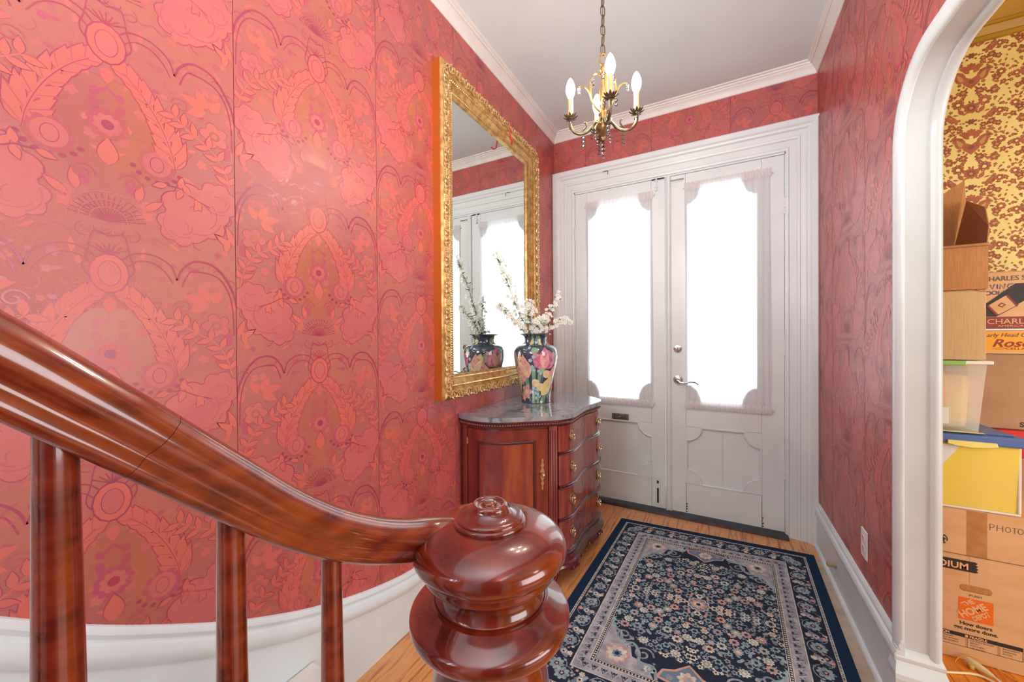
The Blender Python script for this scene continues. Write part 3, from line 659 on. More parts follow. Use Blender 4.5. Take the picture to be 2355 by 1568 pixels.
# ---------------------------------------------------------------- double doors
def notched(x0, x1, z0, z1, rx, rz, n=8):
    """rectangle whose four corners are bitten by concave quarter curves"""
    P = arc2(x0, z0, rx, rz, 90, 0, n)[:] + arc2(x1, z0, rx, rz, 180, 90, n) + arc2(x1, z1, rx, rz, 270, 180, n) + arc2(x0, z1, rx, rz, 0, -90, n)
    return P
def door(name, lb, x0, x1, gx0, gx1, px0, px1, split, hinge_x, bits):
    d = shell(name, lb); YF, YBk = 2.934, 2.978; z0, z1 = 0.026, HZ - 0.014
    fn = lambda a, b, dd: (a, dd, b)
    gl = notched(gx0, gx1, 0.80, 2.335, 0.085, 0.13); pn = notched(px0, px1, 0.235, 0.640, 0.098, 0.098)
    # stiles and rails as separate joined boards
    zl0, zl1 = 0.64 + 0.02, 0.80 - 0.02
    MB().plate([(x0, z0), (px0, z0), (px0, z1), (x0, z1)], [], fn, YF, YBk).build('door_stile', M['white'], d, bevel=0.0012)
    MB().plate([(px1, z0), (x1, z0), (x1, z1), (px1, z1)], [], fn, YF, YBk).build('door_stile', M['white'], d, bevel=0.0012)
    a, b = px0 + 0.0015, px1 - 0.0015
    MB().plate([(a, z0), (b, z0), (b, 0.2335), (a, 0.2335)], [], fn, YF, YBk).build('door_rail', M['white'], d, bevel=0.0012)
    MB().plate([(a, 0.6415), (b, 0.6415), (b, 0.79), (a, 0.79)], [], fn, YF, YBk).build('door_rail', M['white'], d, bevel=0.0012)
    # upper field with the shaped light: cut into a frame
    g2 = [(min(max(p, a + 0.002), b - 0.002), q_) for p, q_ in gl]
    MB().plate([(a, 0.7915), (b, 0.7915), (b, z1), (a, z1)], [g2], fn, YF + 0.001, YBk).build('shaped_window_frame', M['white'], d)
    pp = [Vector((p, YF + 0.002, q_)) for p, q_ in gl]
    MB().tube(pp, 0.008, 6, closed=True).build('glazing_bead', M['white'], d, smooth=True)
    MB().box(a, b, YF + 0.024, YF + 0.028, 0.7925, z1 - 0.05).build('glass_pane', M['glass'], d)
    # lower panel: recessed board, quarter-round corner blocks, moulding
    pb = MB()
    if split:
        m_ = (px0 + px1) / 2
        MB().box(px0, m_ - 0.002, YF + 0.016, YBk - 0.005, 0.2335, 0.6415).build('panel_board', M['white'], d, bevel=0.002)
        MB().box(m_ + 0.002, px1, YF + 0.016, YBk - 0.005, 0.2335, 0.6415).build('panel_board', M['white'], d, bevel=0.002)
        MB().tube([(m_, YF + 0.014, 0.236), (m_, YF + 0.014, 0.638)], 0.006, 8).build('panel_muntin', M['white'], d, smooth=True)
    else:
        MB().box(px0, px1, YF + 0.016, YBk - 0.005, 0.2335, 0.6415).build('panel_board', M['white'], d, bevel=0.002)
    for cx, cz, a0 in ((px0, 0.235, 0), (px1, 0.235, 90), (px1, 0.640, 180), (px0, 0.640, 270)):
        MB().plate([(cx, cz)] + arc2(cx, cz, 0.095, 0.095, a0, a0 + 90, 10), [], fn, YF + 0.0015, YF + 0.02).build('corner_block', M['white'], d, bevel=0.0015)
        MB().tube([(p, YF + 0.004, q_) for p, q_ in arc2(cx, cz, 0.099, 0.099, a0, a0 + 90, 10)], 0.0065, 6).build('corner_moulding', M['white'], d, smooth=True)
    for (ax, az, bx, bz) in ((px0 + 0.095, 0.238, px1 - 0.095, 0.238), (px0 + 0.095, 0.636, px1 - 0.095, 0.636), (px0 + 0.003, 0.33, px0 + 0.003, 0.54), (px1 - 0.003, 0.33, px1 - 0.003, 0.54)):
        MB().tube([(ax, YF + 0.004, az), (bx, YF + 0.004, bz)], 0.008, 6).build('panel_moulding', M['white'], d, smooth=True)
    for hz in (2.10, 1.2, 0.415):
        h = MB(); 
        for k in range(3): h.lathe([(0.0055, 0), (0.0055, 0.030)], (hinge_x, YF - 0.007, hz - 0.047 + k * 0.0315), 10)
        h.ball((hinge_x, YF - 0.007, hz + 0.052), 0.0055, 6); h.ball((hinge_x, YF - 0.007, hz - 0.050), 0.0055, 6)
        h.box(hinge_x - 0.014, hinge_x + 0.014, YF - 0.003, YF + 0.002, hz - 0.05, hz + 0.05)
        h.build('hinge', M['white'], d, smooth=True)
    bits(d, YF)
    return d
YFc = 2.934
def bits_left(d, YF):
    # mail flap
    m_ = MB().box(-0.728, -0.600, YF - 0.004, YF, 0.644, 0.690).build('mail_plate', M['mail'], d, bevel=0.003)
    MB().box(-0.716, -0.612, YF - 0.009, YF - 0.004, 0.652, 0.682).build('mail_flap', M['mail'], m_, bevel=0.002)
    MB().lathe([(0.006, 0), (0.005, 0.006), (0.002, 0.008)], (-0.664, YF - 0.009, 0.667), 8, M=Matrix.Rotation(PI / 2, 4, 'X')).build('rivet', M['chrome'], m_)
    # foot bolt in a white box
    b_ = MB().box(-0.412, -0.376, YF - 0.006, YF, 0.048, 0.262).build('foot_bolt', M['white'], d, bevel=0.002)
    MB().box(-0.400, -0.388, YF - 0.0085, YF - 0.006, 0.062, 0.17).build('bolt_slot', M['black'], b_)
    MB().box(-0.400, -0.388, YF - 0.014, YF - 0.006, 0.205, 0.226).build('bolt_knob', M['black'], b_, bevel=0.002)
    MB().box(-0.396, -0.392, YF - 0.010, YF - 0.006, 0.17, 0.205).build('bolt_rod', M['white'], b_)
    # head bolt
    b_ = MB().tube([(-0.398, YF - 0.008, 2.43), (-0.398, YF - 0.008, 2.35)], 0.0045, 8).ball((-0.398, YF - 0.012, 2.34), 0.010, 8).build('head_bolt', M['white'], d, smooth=True)
    for z in (2.36, 2.405): MB().box(-0.412, -0.384, YF - 0.010, YF, z, z + 0.010).build('bolt_guide', M['white'], b_, bevel=0.002)
    MB().box(-0.430, -0.345, 2.925, 2.934, 2.416, 2.424).build('bolt_strike', M['black'], b_)
door('door_1', 'left leaf of the white double doors, with brown mail flap and foot bolt', HX0 + 0.008, -0.341, -0.912, -0.438, -0.922, -0.436, False, HX0 + 0.006, bits_left)
def bits_right(d, YF):
    # meeting bead
    MB().bar((-0.338, YF, 0.026), (-0.338, YF, HZ - 0.014), [(0, 0), (0.002, 0.014), (0.010, 0.02), (0.018, 0.012), (0.022, 0.012), (0.030, 0.018), (0.038, 0.010), (0.040, 0)], (1, 0, 0), (0, -1, 0), 0, 0).build('meeting_bead', M['white'], d, smooth=True, ang=20)
    RX = Matrix.Rotation(PI / 2, 4, 'X')
    k = MB().lathe([(0.029, 0), (0.029, 0.003), (0.026, 0.007), (0.019, 0.008), (0.018, 0.012), (0.010, 0.013)], (-0.2585, YF, 1.188), 24, M=RX).build('deadbolt', M['chrome'], d, smooth=True)
    MB().box(-0.2615, -0.2555, YF - 0.026, YF - 0.012, 1.174, 1.203).build('thumb_turn', M['chrome'], k, bevel=0.002)
    k = MB().lathe([(0.033, 0), (0.033, 0.003), (0.030, 0.008), (0.022, 0.009), (0.020, 0.016), (0.012, 0.018), (0.012, 0.035)], (-0.257, YF, 0.968), 24, M=RX).build('lever_rose', M['chrome'], d, smooth=True)
    MB().tube([(-0.257, YF - 0.038, 0.966), (-0.235, YF - 0.042, 0.950), (-0.205, YF - 0.045, 0.950), (-0.175, YF - 0.045, 0.962), (-0.145, YF - 0.043, 0.957), (-0.125, YF - 0.04, 0.943)], [0.010, 0.008, 0.0065, 0.006, 0.005, 0.004], 8).build('door_lever', M['chrome'], k, smooth=True)
    b_ = MB().box(-0.300, -0.225, YF - 0.006, YF, 2.372, 2.398).build('top_latch', M['white'], d, bevel=0.003)
    MB().tube([(-0.31, YF - 0.010, 2.386), (-0.215, YF - 0.010, 2.386)], 0.005, 8).build('latch_rod', M['chrome'], b_, smooth=True)
    # dark gaps and chipped paint low on the leaf
    ck = MB()
    rnd = random.Random(5)
    for xx in (-0.2065, 0.2435):
        for z_ in (0.03, 0.05, 0.068, 0.085): 
            s_ = rnd.uniform(0.004, 0.014); ck.add([(xx, YF - 0.0004, z_), (xx + s_, YF - 0.0004, z_ + 0.004), (xx + 0.004, YF - 0.0004, z_ + 0.013)], [(0, 1, 2)])
        ck.add([(xx - 0.001, YF - 0.0004, 0.03), (xx + 0.0015, YF - 0.0004, 0.03), (xx + 0.001, YF - 0.0004, 0.24), (xx, YF - 0.0004, 0.24)], [(0, 1, 2, 3)])
    ck.build('chipped_paint', M['crack'], d)
door('door_2', 'right leaf of the white double doors, with chrome deadbolt and lever', -0.337, HX1 - 0.006, -0.200, 0.222, -0.206, 0.243, True, HX1 - 0.004, bits_right)

# sheer curtains on thin rods
def curtain(lb, x0, x1, z0, z1, seed):
    rnd = random.Random(seed); Y0 = 2.922
    t = thing('sheer_curtain', lb, 'curtain', ((x0 + x1) / 2, Y0, z1), 'sheer panels on the double doors')
    ph = [(rnd.uniform(0, 6), rnd.uniform(90, 210), rnd.uniform(0.0012, 0.003)) for _ in range(4)]
    nx, nz = 150, 14; vs = []; fs = []
    for j in range(nz + 1):
        v = j / nz
        for i in range(nx + 1):
            u = i / nx; x = x0 + (x1 - x0) * u + 0.004 * math.sin(v * 4 + u * 7)
            amp = 1.1 + 0.5 * math.sin(PI * v)
            y = Y0 + amp * sum(a * math.sin(f * (x - x0) + p + 0.6 * math.sin(v * 5 + p)) for p, f, a in ph)
            vs.append((x, y, z0 + (z1 - z0) * v))
    for j in range(nz):
        for i in range(nx): a = j * (nx + 1) + i; fs.append((a, a + 1, a + nx + 2, a + nx + 1))
    MB().add(vs, fs).build('curtain_panel', M['sheer'], t, smooth=True, ang=180)
    for zc, nm in ((z1 - 0.02, 'heading_hem'), (z0 + 0.02, 'bottom_hem')):
        vs = []; fs = []; n = 150
        for j, dz in enumerate((-0.026, -0.012, 0, 0.012, 0.030)):
            for i in range(n + 1):
                x = x0 - 0.004 + (x1 - x0 + 0.008) * i / n; r_ = 0.0045 if j in (1, 2, 3) else 0.0
                vs.append((x, Y0 - 0.003 - r_ * math.cos((j - 2) * 0.9) - 0.0022 * math.sin(i * 1.25 + j * 0.3), zc + dz + (0.003 * math.sin(i * 0.9) if j in (0, 4) else 0)))
        for j in range(4):
            for i in range(n): a = j * (n + 1) + i; fs.append((a, a + 1, a + n + 2, a + n + 1))
        MB().add(vs, fs).build(nm, M['sheerhem'], t, smooth=True, ang=180)
        MB().tube([(x0 - 0.012, Y0, zc), (x1 + 0.012, Y0, zc)], 0.003, 6).build('curtain_rod', M['white'], t)
        for xx in (x0 - 0.010, x1 + 0.010): MB().box(xx - 0.004, xx + 0.004, Y0 - 0.004, 2.934, zc - 0.007, zc + 0.007).build('rod_bracket', M['white'], t)
curtain('white sheer curtain on the left door leaf above the mail flap', -0.925, -0.424, 0.765, 2.330, 1)
curtain('white sheer curtain on the right door leaf beside the lever handle', -0.208, 0.294, 0.775, 2.342, 2)

# door stop on right skirting
o = MB().lathe([(0.013, 0), (0.014, 0.004), (0.010, 0.008), (0.010, 0.018), (0.012, 0.022), (0.012, 0.034), (0.008, 0.038)], (XR - 0.015, 2.46, 0.108), 12, M=Matrix.Rotation(-PI / 2, 4, 'Y')).build('door_stop', mat('tan_rubber', (170, 150, 128), rough=0.7), None, smooth=True, org=(XR - 0.015, 2.46, 0.108))
tag(o, 'small tan door stop sticking out of the right baseboard', 'door stop')
# outlet
ot = thing('wall_outlet', 'white duplex outlet with cover plate on the red right wall', 'outlet', (XR - 0.0015, 2.0735, 0.408))
MB().box(XR - 0.0075, XR - 0.0016, 2.0385, 2.1085, 0.349, 0.467).build('cover_plate', M['white'], ot, bevel=0.003)
for dz in (-0.021, 0.021):
    o = MB().lathe([(0.0165, 0), (0.0165, 0.0015), (0.0155, 0.002)], (XR - 0.0076, 2.0735, 0.408 + dz), 16, M=Matrix.Rotation(-PI / 2, 4, 'Y')).build('socket_face', mat('socket_cream', (236, 216, 206), rough=0.4), ot)
    for dy in (-0.006, 0.006): MB().box(XR - 0.0102, XR - 0.0097, 2.0735 + dy - 0.001, 2.0735 + dy + 0.001, 0.408 + dz, 0.408 + dz + 0.008).build('slot', M['black'], o)
    MB().lathe([(0.0022, 0), (0.0022, 0.0004)], (XR - 0.0098, 2.0735, 0.408 + dz - 0.008), 8, M=Matrix.Rotation(-PI / 2, 4, 'Y')).build('slot', M['black'], o)

# ---------------------------------------------------------------- mirror
MX = XL + 0.052; my0, my1, mz0, mz1 = 1.412, 2.492, 0.972, 2.602; FW = 0.118
mr = thing('wall_mirror', 'tall mirror in a carved gilt frame hung on the red left wall', 'mirror', (XL, (my0 + my1) / 2, mz0))
prof = [(0, 0.0), (0, 0.042), (0.003, 0.050), (0.014, 0.058), (0.034, 0.060), (0.048, 0.053), (0.054, 0.044), (0.058, 0.043), (0.064, 0.048), (0.072, 0.046), (0.080, 0.038), (0.098, 0.030), (0.112, 0.024), (FW, 0.020), (FW, 0.0)]
corners = [(my0, mz0), (my1, mz0), (my1, mz1), (my0, mz1)]
X0m = XL + 0.004
for i in range(4):
    a = corners[i]; b = corners[(i + 1) % 4]; t = Vector((0, b[0] - a[0], b[1] - a[1])).normalized(); out = Vector((0, -t.z, t.y))
    MB().bar((X0m, a[0], a[1]), (X0m, b[0], b[1]), prof, out, (1, 0, 0), 1, -1).build('frame_rail', M['gold'], mr, smooth=True, ang=40)
# near side of the frame shows raw orange gilding
MB().box(X0m - 0.003, X0m + 0.041, my0 - 0.0012, my0 + 0.001, mz0 + 0.0005, mz1 - 0.0005).build('frame_side', M['goldside'], mr)
MB().box(X0m, X0m + 0.012, my0 + FW - 0.004, my1 - FW + 0.004, mz0 + FW - 0.004, mz1 - FW + 0.004).build('mirror_glass', M['mirror'], mr)
# carved scroll shared by every repeat
sc_ = MB()
def scr(P, r): sc_.tube([(p[1] * 0.18 + 0.0, p[0], 0.0) if 0 else Vector((0.004 + 0.003 * math.sin(i), p[0], p[1])) for i, p in enumerate(P)], r, 5)
P = [(0.028 * math.cos(a) * (1 - i / 22) - 0.004, 0.021 * math.sin(a) * (1 - i / 22)) for i, a in enumerate([0.2 + 0.33 * k for k in range(18)])]
scr(P, [0.0042 * (1 - 0.55 * k / 17) for k in range(18)])
for (a0, l, an) in ((-0.028, 0.03, 110), (-0.022, 0.03, 75), (0.0, 0.026, 50), (0.014, 0.024, 20), (-0.012, 0.024, -60), (0.010, 0.022, -40)):
    an = math.radians(an); scr([(a0 + l * t * math.cos(an + t * 0.8), -0.012 + l * t * math.sin(an + t * 0.8)) for t in (0, 0.25, 0.5, 0.75, 1.0)], [0.0028, 0.0038, 0.0036, 0.0026, 0.0012])
src = sc_.build('carved_scroll', M['goldpale'], mr, smooth=True); cnt = 0
org = Vector(mr['_org'])
for i in range(4):
    a = Vector((0, *corners[i])); b = Vector((0, *corners[(i + 1) % 4])); t = (b - a).normalized(); out = Vector((0, -t.z, t.y)); L_ = (b - a).length
    n = round((L_ - 0.06) / 0.062)
    for k in range(n):
        p = a + t * (0.036 + (L_ - 0.072) * (k + 0.5) / n) + out * 0.026; p.x = X0m + 0.0565
        R3 = Matrix((Vector((1, 0, 0)), t, out)).transposed().to_4x4()
        if k % 2: R3 = R3 @ Matrix.Diagonal(Vector((1, -1, 1, 1)))
        Mx = Matrix.Translation(p - org) @ R3
        if cnt == 0: src.data.transform(Matrix.Identity(4)); src.matrix_local = Mx; src.data.transform(Matrix.Translation(org))
        else: inst(src, mr, Mx, 'carved_scroll')
        cnt += 1
be = MB()
for i in range(4):
    a = Vector((0, *corners[i])); b = Vector((0, *corners[(i + 1) % 4])); t = (b - a).normalized(); out = Vector((0, -t.z, t.y)); L_ = (b - a).length
    for off, hh, st, rr in ((0.068, 0.049, 0.0125, 0.0042), (0.104, 0.030, 0.011, 0.0036)):
        n = int((L_ - 2 * off) / st)
        for k in range(n):
            p = a + t * (off + st * (k + 0.5)) + out * off; p.x = X0m + hh
            q_ = t * 0.0055 + out * 0.002
            be.add([p - q_, p + out * 0.006, p + q_, p - out * 0.006, p + Vector((rr, 0, 0))], [(0, 1, 4), (1, 2, 4), (2, 3, 4), (3, 0, 4)])
stuff(be.build('leaf_beading', M['goldpale'], mr))
o = MB().tube([(MX + 0.004, 2.050, 2.604), (MX + 0.010, 2.052, 2.598), (MX + 0.012, 2.066, 2.55), (MX + 0.014, 2.072, 2.51), (MX + 0.020, 2.070, 2.478), (MX + 0.032, 2.058, 2.470), (MX + 0.040, 2.042, 2.478)], 0.0042, 8)
o.tube([(MX - 0.012, 2.048, 2.606), (MX + 0.004, 2.050, 2.6055)], 0.0042, 8)
tag(o.build('plastic_hook', M['red'], None, smooth=True, org=(MX, 2.05, 2.60)), 'red plastic hook hanging over the top edge of the gilt mirror', 'hook')

# ---------------------------------------------------------------- serpentine chest
CY = 2.085; TOP = 0.88
half = [(-1.196, -0.490), (-1.155, -0.508), (-1.06, -0.526), (-0.985, -0.514), (-0.924, -0.490), (-0.86, -0.437), (-0.79, -0.380), (-0.735, -0.338), (-0.698, -0.300), (-0.675, -0.255), (-0.664, -0.195), (-0.672, -0.105), (-0.680, 0)]
cps = half + [(x, -d) for x, d in reversed(half[:-1])]
curve = [(p.x + max(0.0, p.y + 0.285) * 0.05, p.y + CY) for p in catmull([(a, b, 0) for a, b in cps], 8)]
cum = [0.0]
for a, b in zip(curve, curve[1:]): cum.append(cum[-1] + math.hypot(b[0] - a[0], b[1] - a[1]))
TOT = cum[-1]
def at(s, off=0.0):
    s = max(0, min(TOT, s)); i = 0
    while i < len(cum) - 2 and cum[i + 1] < s: i += 1
    a, b = curve[i], curve[i + 1]; t = (s - cum[i]) / (cum[i + 1] - cum[i])
    e = 0.01; 
    def P(s_):
        s_ = max(0, min(TOT, s_)); j = 0
        while j < len(cum) - 2 and cum[j + 1] < s_: j += 1
        q_ = (s_ - cum[j]) / (cum[j + 1] - cum[j]); return (curve[j][0] + (curve[j + 1][0] - curve[j][0]) * q_, curve[j][1] + (curve[j + 1][1] - curve[j][1]) * q_)
    p0, p1 = P(s - e), P(s + e); dx, dy = p1[0] - p0[0], p1[1] - p0[1]; l = math.hypot(dx, dy)
    nx, ny = dy / l, -dx / l                      # outward normal (away from the wall)
    x, y = P(s)
    return Vector((max(x + nx * off, XL + 0.004), y + ny * off, 0)), Vector((nx, ny, 0))
def csweep(s0, s1, prof, ds=0.012, closed=True, mb=None, mi=0, zf=None):
    mb = mb or MB(); n = max(2, int((s1 - s0) / ds)); k = len(prof); vs = []
    for i in range(n + 1):
        s = s0 + (s1 - s0) * i / n; dz = zf((s - s0) / (s1 - s0)) if zf else 0
        for o_, z in prof:
            p, _ = at(s, o_); vs.append((p.x, p.y, z + (dz if z < 0.09 else 0)))
    fs = [(i * k + j, i * k + (j + 1) % k, (i + 1) * k + (j + 1) % k, (i + 1) * k + j) for i in range(n) for j in range(k if closed else k - 1)]
    fs += [tuple(range(k - 1, -1, -1)), tuple(n * k + j for j in range(k))]
    return mb.add(vs, fs, mi)
ch = thing('serpentine_chest', 'dark cherry serpentine chest of drawers with grey marble top under the mirror', 'chest of drawers', (XL, CY, 0))
def slab(off, z0, z1, name, m, bv=0.0):
    P = [at(TOT * i / 150, off)[0] for i in range(151)]
    ol = [(XL + 0.004, P[0].y)] + [(p.x, p.y) for p in P] + [(XL + 0.004, P[-1].y)]
    return MB().plate(ol, [], lambda a, b, d: (a, b, d), z0, z1).build(name, m, ch, bevel=bv)
slab(0.0, TOP - 0.022, TOP, 'marble_top', M['marble'], 0.004)
slab(-0.010, TOP - 0.034, TOP - 0.0225, 'top_moulding', M['caset'], 0.003)
bd = MB()
n = int(TOT / 0.0135)
for i in range(n):
    p, nn = at((i + 0.5) * TOT / n, -0.010); tt = Vector((-nn.y, nn.x, 0)); z = TOP - 0.0405
    a = p - tt * 0.0064; b = p + tt * 0.0064
    bd.add([(a.x, a.y, z), (b.x, b.y, z), (p.x, p.y, z + 0.0055), (p.x, p.y, z - 0.0055), (p.x + nn.x * 0.008, p.y + nn.y * 0.008, z)], [(0, 2, 4), (2, 1, 4), (1, 3, 4), (3, 0, 4)])
stuff(bd.build('bead_moulding', mat('highlit_bead_wood', (150, 100, 92), rough=0.2, coat=0.8), ch))  # drawer wood made paler, the beads' highlight painted into its colour
csweep(0.0, TOT, [(-0.03, TOP - 0.035), (-0.010, TOP - 0.035), (-0.013, TOP - 0.047), (-0.018, TOP - 0.055), (-0.03, TOP - 0.055)]).build('cornice_moulding', M['caset'], ch, smooth=True)
slab(-0.034, 0.165, TOP - 0.04, 'carcass', M['case'])
# arc positions: side pilaster, door, corner pilaster, drawers, mirrored beyond
s_p0, s_p1 = 0.012, 0.055
def s_at_y(y, lo=0, hi=None):
    best = 0
    for i in range(len(curve)):
        if abs(curve[i][1] - y) < abs(curve[best][1] - y) or i == 0: best = i
    return cum[best]
sF0 = s_at_y(CY - 0.305) ; sP0 = sF0 - 0.062
def pilaster(a, b):
    p_ = MB(); w_ = b - a
    prof0 = [(-0.036, 0.165), (-0.020, 0.165), (-0.020, TOP - 0.055), (-0.036, TOP - 0.055)]
    csweep(a, b, prof0, mb=p_)
    o = p_.build('pilaster', M['case'], ch)
    for k in range(3):
        c = a + w_ * (0.22 + 0.28 * k); q_, nn = at(c, -0.0195)
        MB().tube([(q_.x, q_.y, 0.185), (q_.x, q_.y, TOP - 0.075)], 0.0042, 6).build('reed', M['case'], o, smooth=True)
for a, b in ((s_p0, s_p1), (sP0 + 0.008, sF0 - 0.006)): pilaster(a, b); pilaster(TOT - b, TOT - a)
def cdoor(a, b, flip):
    d = csweep(a, b, [(-0.036, 0.180), (-0.022, 0.180), (-0.022, TOP - 0.068), (-0.036, TOP - 0.068)]).build('cabinet_door', M['case'], ch)
    a1, b1 = a + 0.07, b - 0.062; z0, z1 = 0.245, TOP - 0.125
    m_ = MB()
    csweep(a1, b1, [(-0.023, z1 - 0.012), (-0.017, z1 - 0.010), (-0.014, z1 - 0.004), (-0.018, z1), (-0.023, z1)], mb=m_)
    csweep(a1, b1, [(-0.023, z0), (-0.017, z0), (-0.014, z0 + 0.004), (-0.018, z0 + 0.012), (-0.023, z0 + 0.012)], mb=m_)
    csweep(a1, a1 + 0.012, [(-0.023, z0), (-0.015, z0), (-0.015, z1), (-0.023, z1)], mb=m_, ds=0.004)
    csweep(b1 - 0.012, b1, [(-0.023, z0), (-0.015, z0), (-0.015, z1), (-0.023, z1)], mb=m_, ds=0.004)
    m_.build('panel_moulding', M['caset'], d)
    csweep(a1 + 0.014, b1 - 0.014, [(-0.0235, z0 + 0.014), (-0.0205, z0 + 0.014), (-0.0205, z1 - 0.014), (-0.0235, z1 - 0.014)]).build('door_panel', M['drawer'], d)
    # brass escutcheon and knob, hinge
    s_k = b - 0.030; p, nn = at(s_k, -0.0215); tt = Vector((-nn.y, nn.x, 0)); zc = 0.585
    ol = [(0, 0.082), (0.006, 0.07), (0.003, 0.06), (0.009, 0.045), (0.004, 0.032), (0.010, 0.018), (0.012, 0), (0.010, -0.018), (0.004, -0.032), (0.009, -0.045), (0.003, -0.06), (0.006, -0.07), (0, -0.082)]
    ol = ol + [(-x, z) for x, z in reversed(ol[1:-1])]
    e = MB().plate(ol, [], lambda u, v, dd: (p.x + tt.x * u + nn.x * dd, p.y + tt.y * u + nn.y * dd, zc + v), 0, 0.0022).build('escutcheon', M['brass'], d, bevel=0.0008)
    Rk = nn.to_track_quat('Z', 'Y').to_matrix().to_4x4()
    MB().lathe([(0.004, 0), (0.004, 0.008), (0.0105, 0.013), (0.0115, 0.018), (0.008, 0.023), (0.002, 0.025)], (p.x, p.y, zc), 12, M=Rk).build('knob', M['brass'], d, smooth=True)
    p, nn = at(a - 0.003, -0.018)
    MB().tube([(p.x, p.y, TOP - 0.150), (p.x, p.y, TOP - 0.115)], 0.0035, 6).build('hinge', M['brass'], d)
cdoor(s_p1 + 0.006, sP0 + 0.002, 0)
# far end is the mirror image, only its edge can be seen
csweep(TOT - sP0 - 0.002, TOT - s_p1 - 0.006, [(-0.036, 0.180), (-0.022, 0.180), (-0.022, TOP - 0.068), (-0.036, TOP - 0.068)]).build('cabinet_door', M['case'], ch)
zs = [(0.690, 0.822), (0.520, 0.672), (0.350, 0.502), (0.180, 0.332)]
sC = TOT / 2
for i, (z0, z1) in enumerate(zs):
    o_ = -0.017 + (0.004 if i == 1 else 0)
    d = csweep(sF0, TOT - sF0, [(-0.036, z0), (o_, z0), (o_, z1), (-0.036, z1)], ds=0.008).build('drawer', M['drawer'], ch, bevel=0.0015)
    csweep(sF0, TOT - sF0, [(-0.036, z0 - 0.018), (o_ + 0.004, z0 - 0.018), (o_ + 0.011, z0 - 0.013), (o_ + 0.005, z0 - 0.009), (o_ + 0.009, z0 - 0.004), (o_, z0 + 0.001), (-0.036, z0 + 0.001)], ds=0.008).build('rail_moulding', M['caset'], ch, smooth=True, ang=30)
    zc = (z0 + z1) / 2 + 0.004
    for sg in (-1, 1):
        s_k = sC + sg * 0.205; p, nn = at(s_k, o_ + 0.0005); tt = Vector((-nn.y, nn.x, 0)); Rk = nn.to_track_quat('Z', 'Y').to_matrix().to_4x4()
        h = MB().plate([(0.021 * math.cos(a) * (1 + 0.08 * math.cos(6 * a)), 0.032 * math.sin(a) * (1 + 0.08 * math.cos(6 * a))) for a in [2 * PI * k / 24 for k in range(24)]], [], lambda u, v, dd: (p.x + tt.x * u + nn.x * dd, p.y + tt.y * u + nn.y * dd, zc + v), 0, 0.003).build('ring_pull', M['brass'], d, bevel=0.001)
        MB().lathe([(0.006, 0), (0.004, 0.006), (0.004, 0.013), (0.0085, 0.017), (0.007, 0.022), (0.002, 0.024)], (p.x, p.y, zc + 0.006), 10, M=Rk).build('pull_post', M['brass'], h, smooth=True)
        q_ = p + nn * 0.012
        MB().tube([(q_.x + tt.x * 0.018 * math.sin(a), q_.y + tt.y * 0.018 * math.sin(a), zc - 0.004 + 0.022 * math.cos(a)) for a in [2 * PI * k / 18 for k in range(18)]], 0.003, 6, closed=True).build('pull_ring', M['brass'], h, smooth=True)
    p, nn = at(sC, o_ + 0.0003); tt = Vector((-nn.y, nn.x, 0))
    MB().plate([(0.005 * math.cos(a), 0.012 * math.sin(a)) for a in [2 * PI * k / 12 for k in range(12)]], [], lambda u, v, dd: (p.x + tt.x * u + nn.x * dd, p.y + tt.y * u + nn.y * dd, zc + 0.02 + v), 0, 0.0016).build('keyhole_plate', M['brass'], d)
csweep(0, TOT, [(-0.036, 0.105), (0.006, 0.105), (0.012, 0.112), (0.008, 0.122), (0.000, 0.128), (-0.004, 0.138), (-0.012, 0.145), (-0.014, 0.158), (-0.020, 0.164), (-0.036, 0.164)]).build('base_moulding', M['caset'], ch, smooth=True, ang=30)
# scalloped apron
csweep(0.03, TOT - 0.03, [(-0.036, 0.062), (-0.006, 0.062), (0.002, 0.085), (-0.002, 0.104), (-0.036, 0.104)], ds=0.008, zf=lambda u: 0.02 * math.cos(u * 2 * PI * 6)).build('carved_apron', M['case'], ch, smooth=True, ang=50)
acl = MB()
for i in range(26):
    s_ = 0.06 + (TOT - 0.12) * i / 25; p, nn = at(s_, 0.0); tt = Vector((-nn.y, nn.x, 0))
    for sg in (-1, 1):
        acl.tube([(p.x + nn.x * 0.004 + tt.x * sg * 0.018 * t * math.cos(t * 1.2), p.y + nn.y * 0.004 + tt.y * sg * 0.018 * t * math.cos(t * 1.2), 0.078 + 0.022 * math.sin(t * 2.2) * (1 if i % 2 else -1) * 0.6) for t in (0, 0.3, 0.6, 0.9, 1.2)], [0.0035, 0.0045, 0.004, 0.003, 0.0015], 5)
stuff(acl.build('apron_carving', M['case'], ch, smooth=True))
def foot(s):
    p, nn = at(s, -0.022); f = MB()
    f.lathe([(0.017, 0.0), (0.024, 0.004), (0.026, 0.012), (0.018, 0.026), (0.014, 0.036), (0.020, 0.060), (0.030, 0.085), (0.030, 0.108)], (p.x, p.y, 0), 14)
    o = f.build('foot', M['case'], ch, smooth=True, ang=60)
    for k in range(-3, 4):
        a = math.atan2(nn.y, nn.x) + k * 0.42; c, s2 = math.cos(a), math.sin(a)
        MB().tube([(p.x + c * r_, p.y + s2 * r_, z) for r_, z in ((0.031, 0.104), (0.034, 0.085), (0.024, 0.060), (0.017, 0.036), (0.022, 0.026), (0.029, 0.012), (0.028, 0.003))], [0.003, 0.0045, 0.0035, 0.0025, 0.003, 0.004, 0.003], 6).build('foot_leaf', M['case'], o, smooth=True)
for s in (0.05, sF0 - 0.03, TOT - sF0 + 0.03, TOT - 0.05): foot(s)
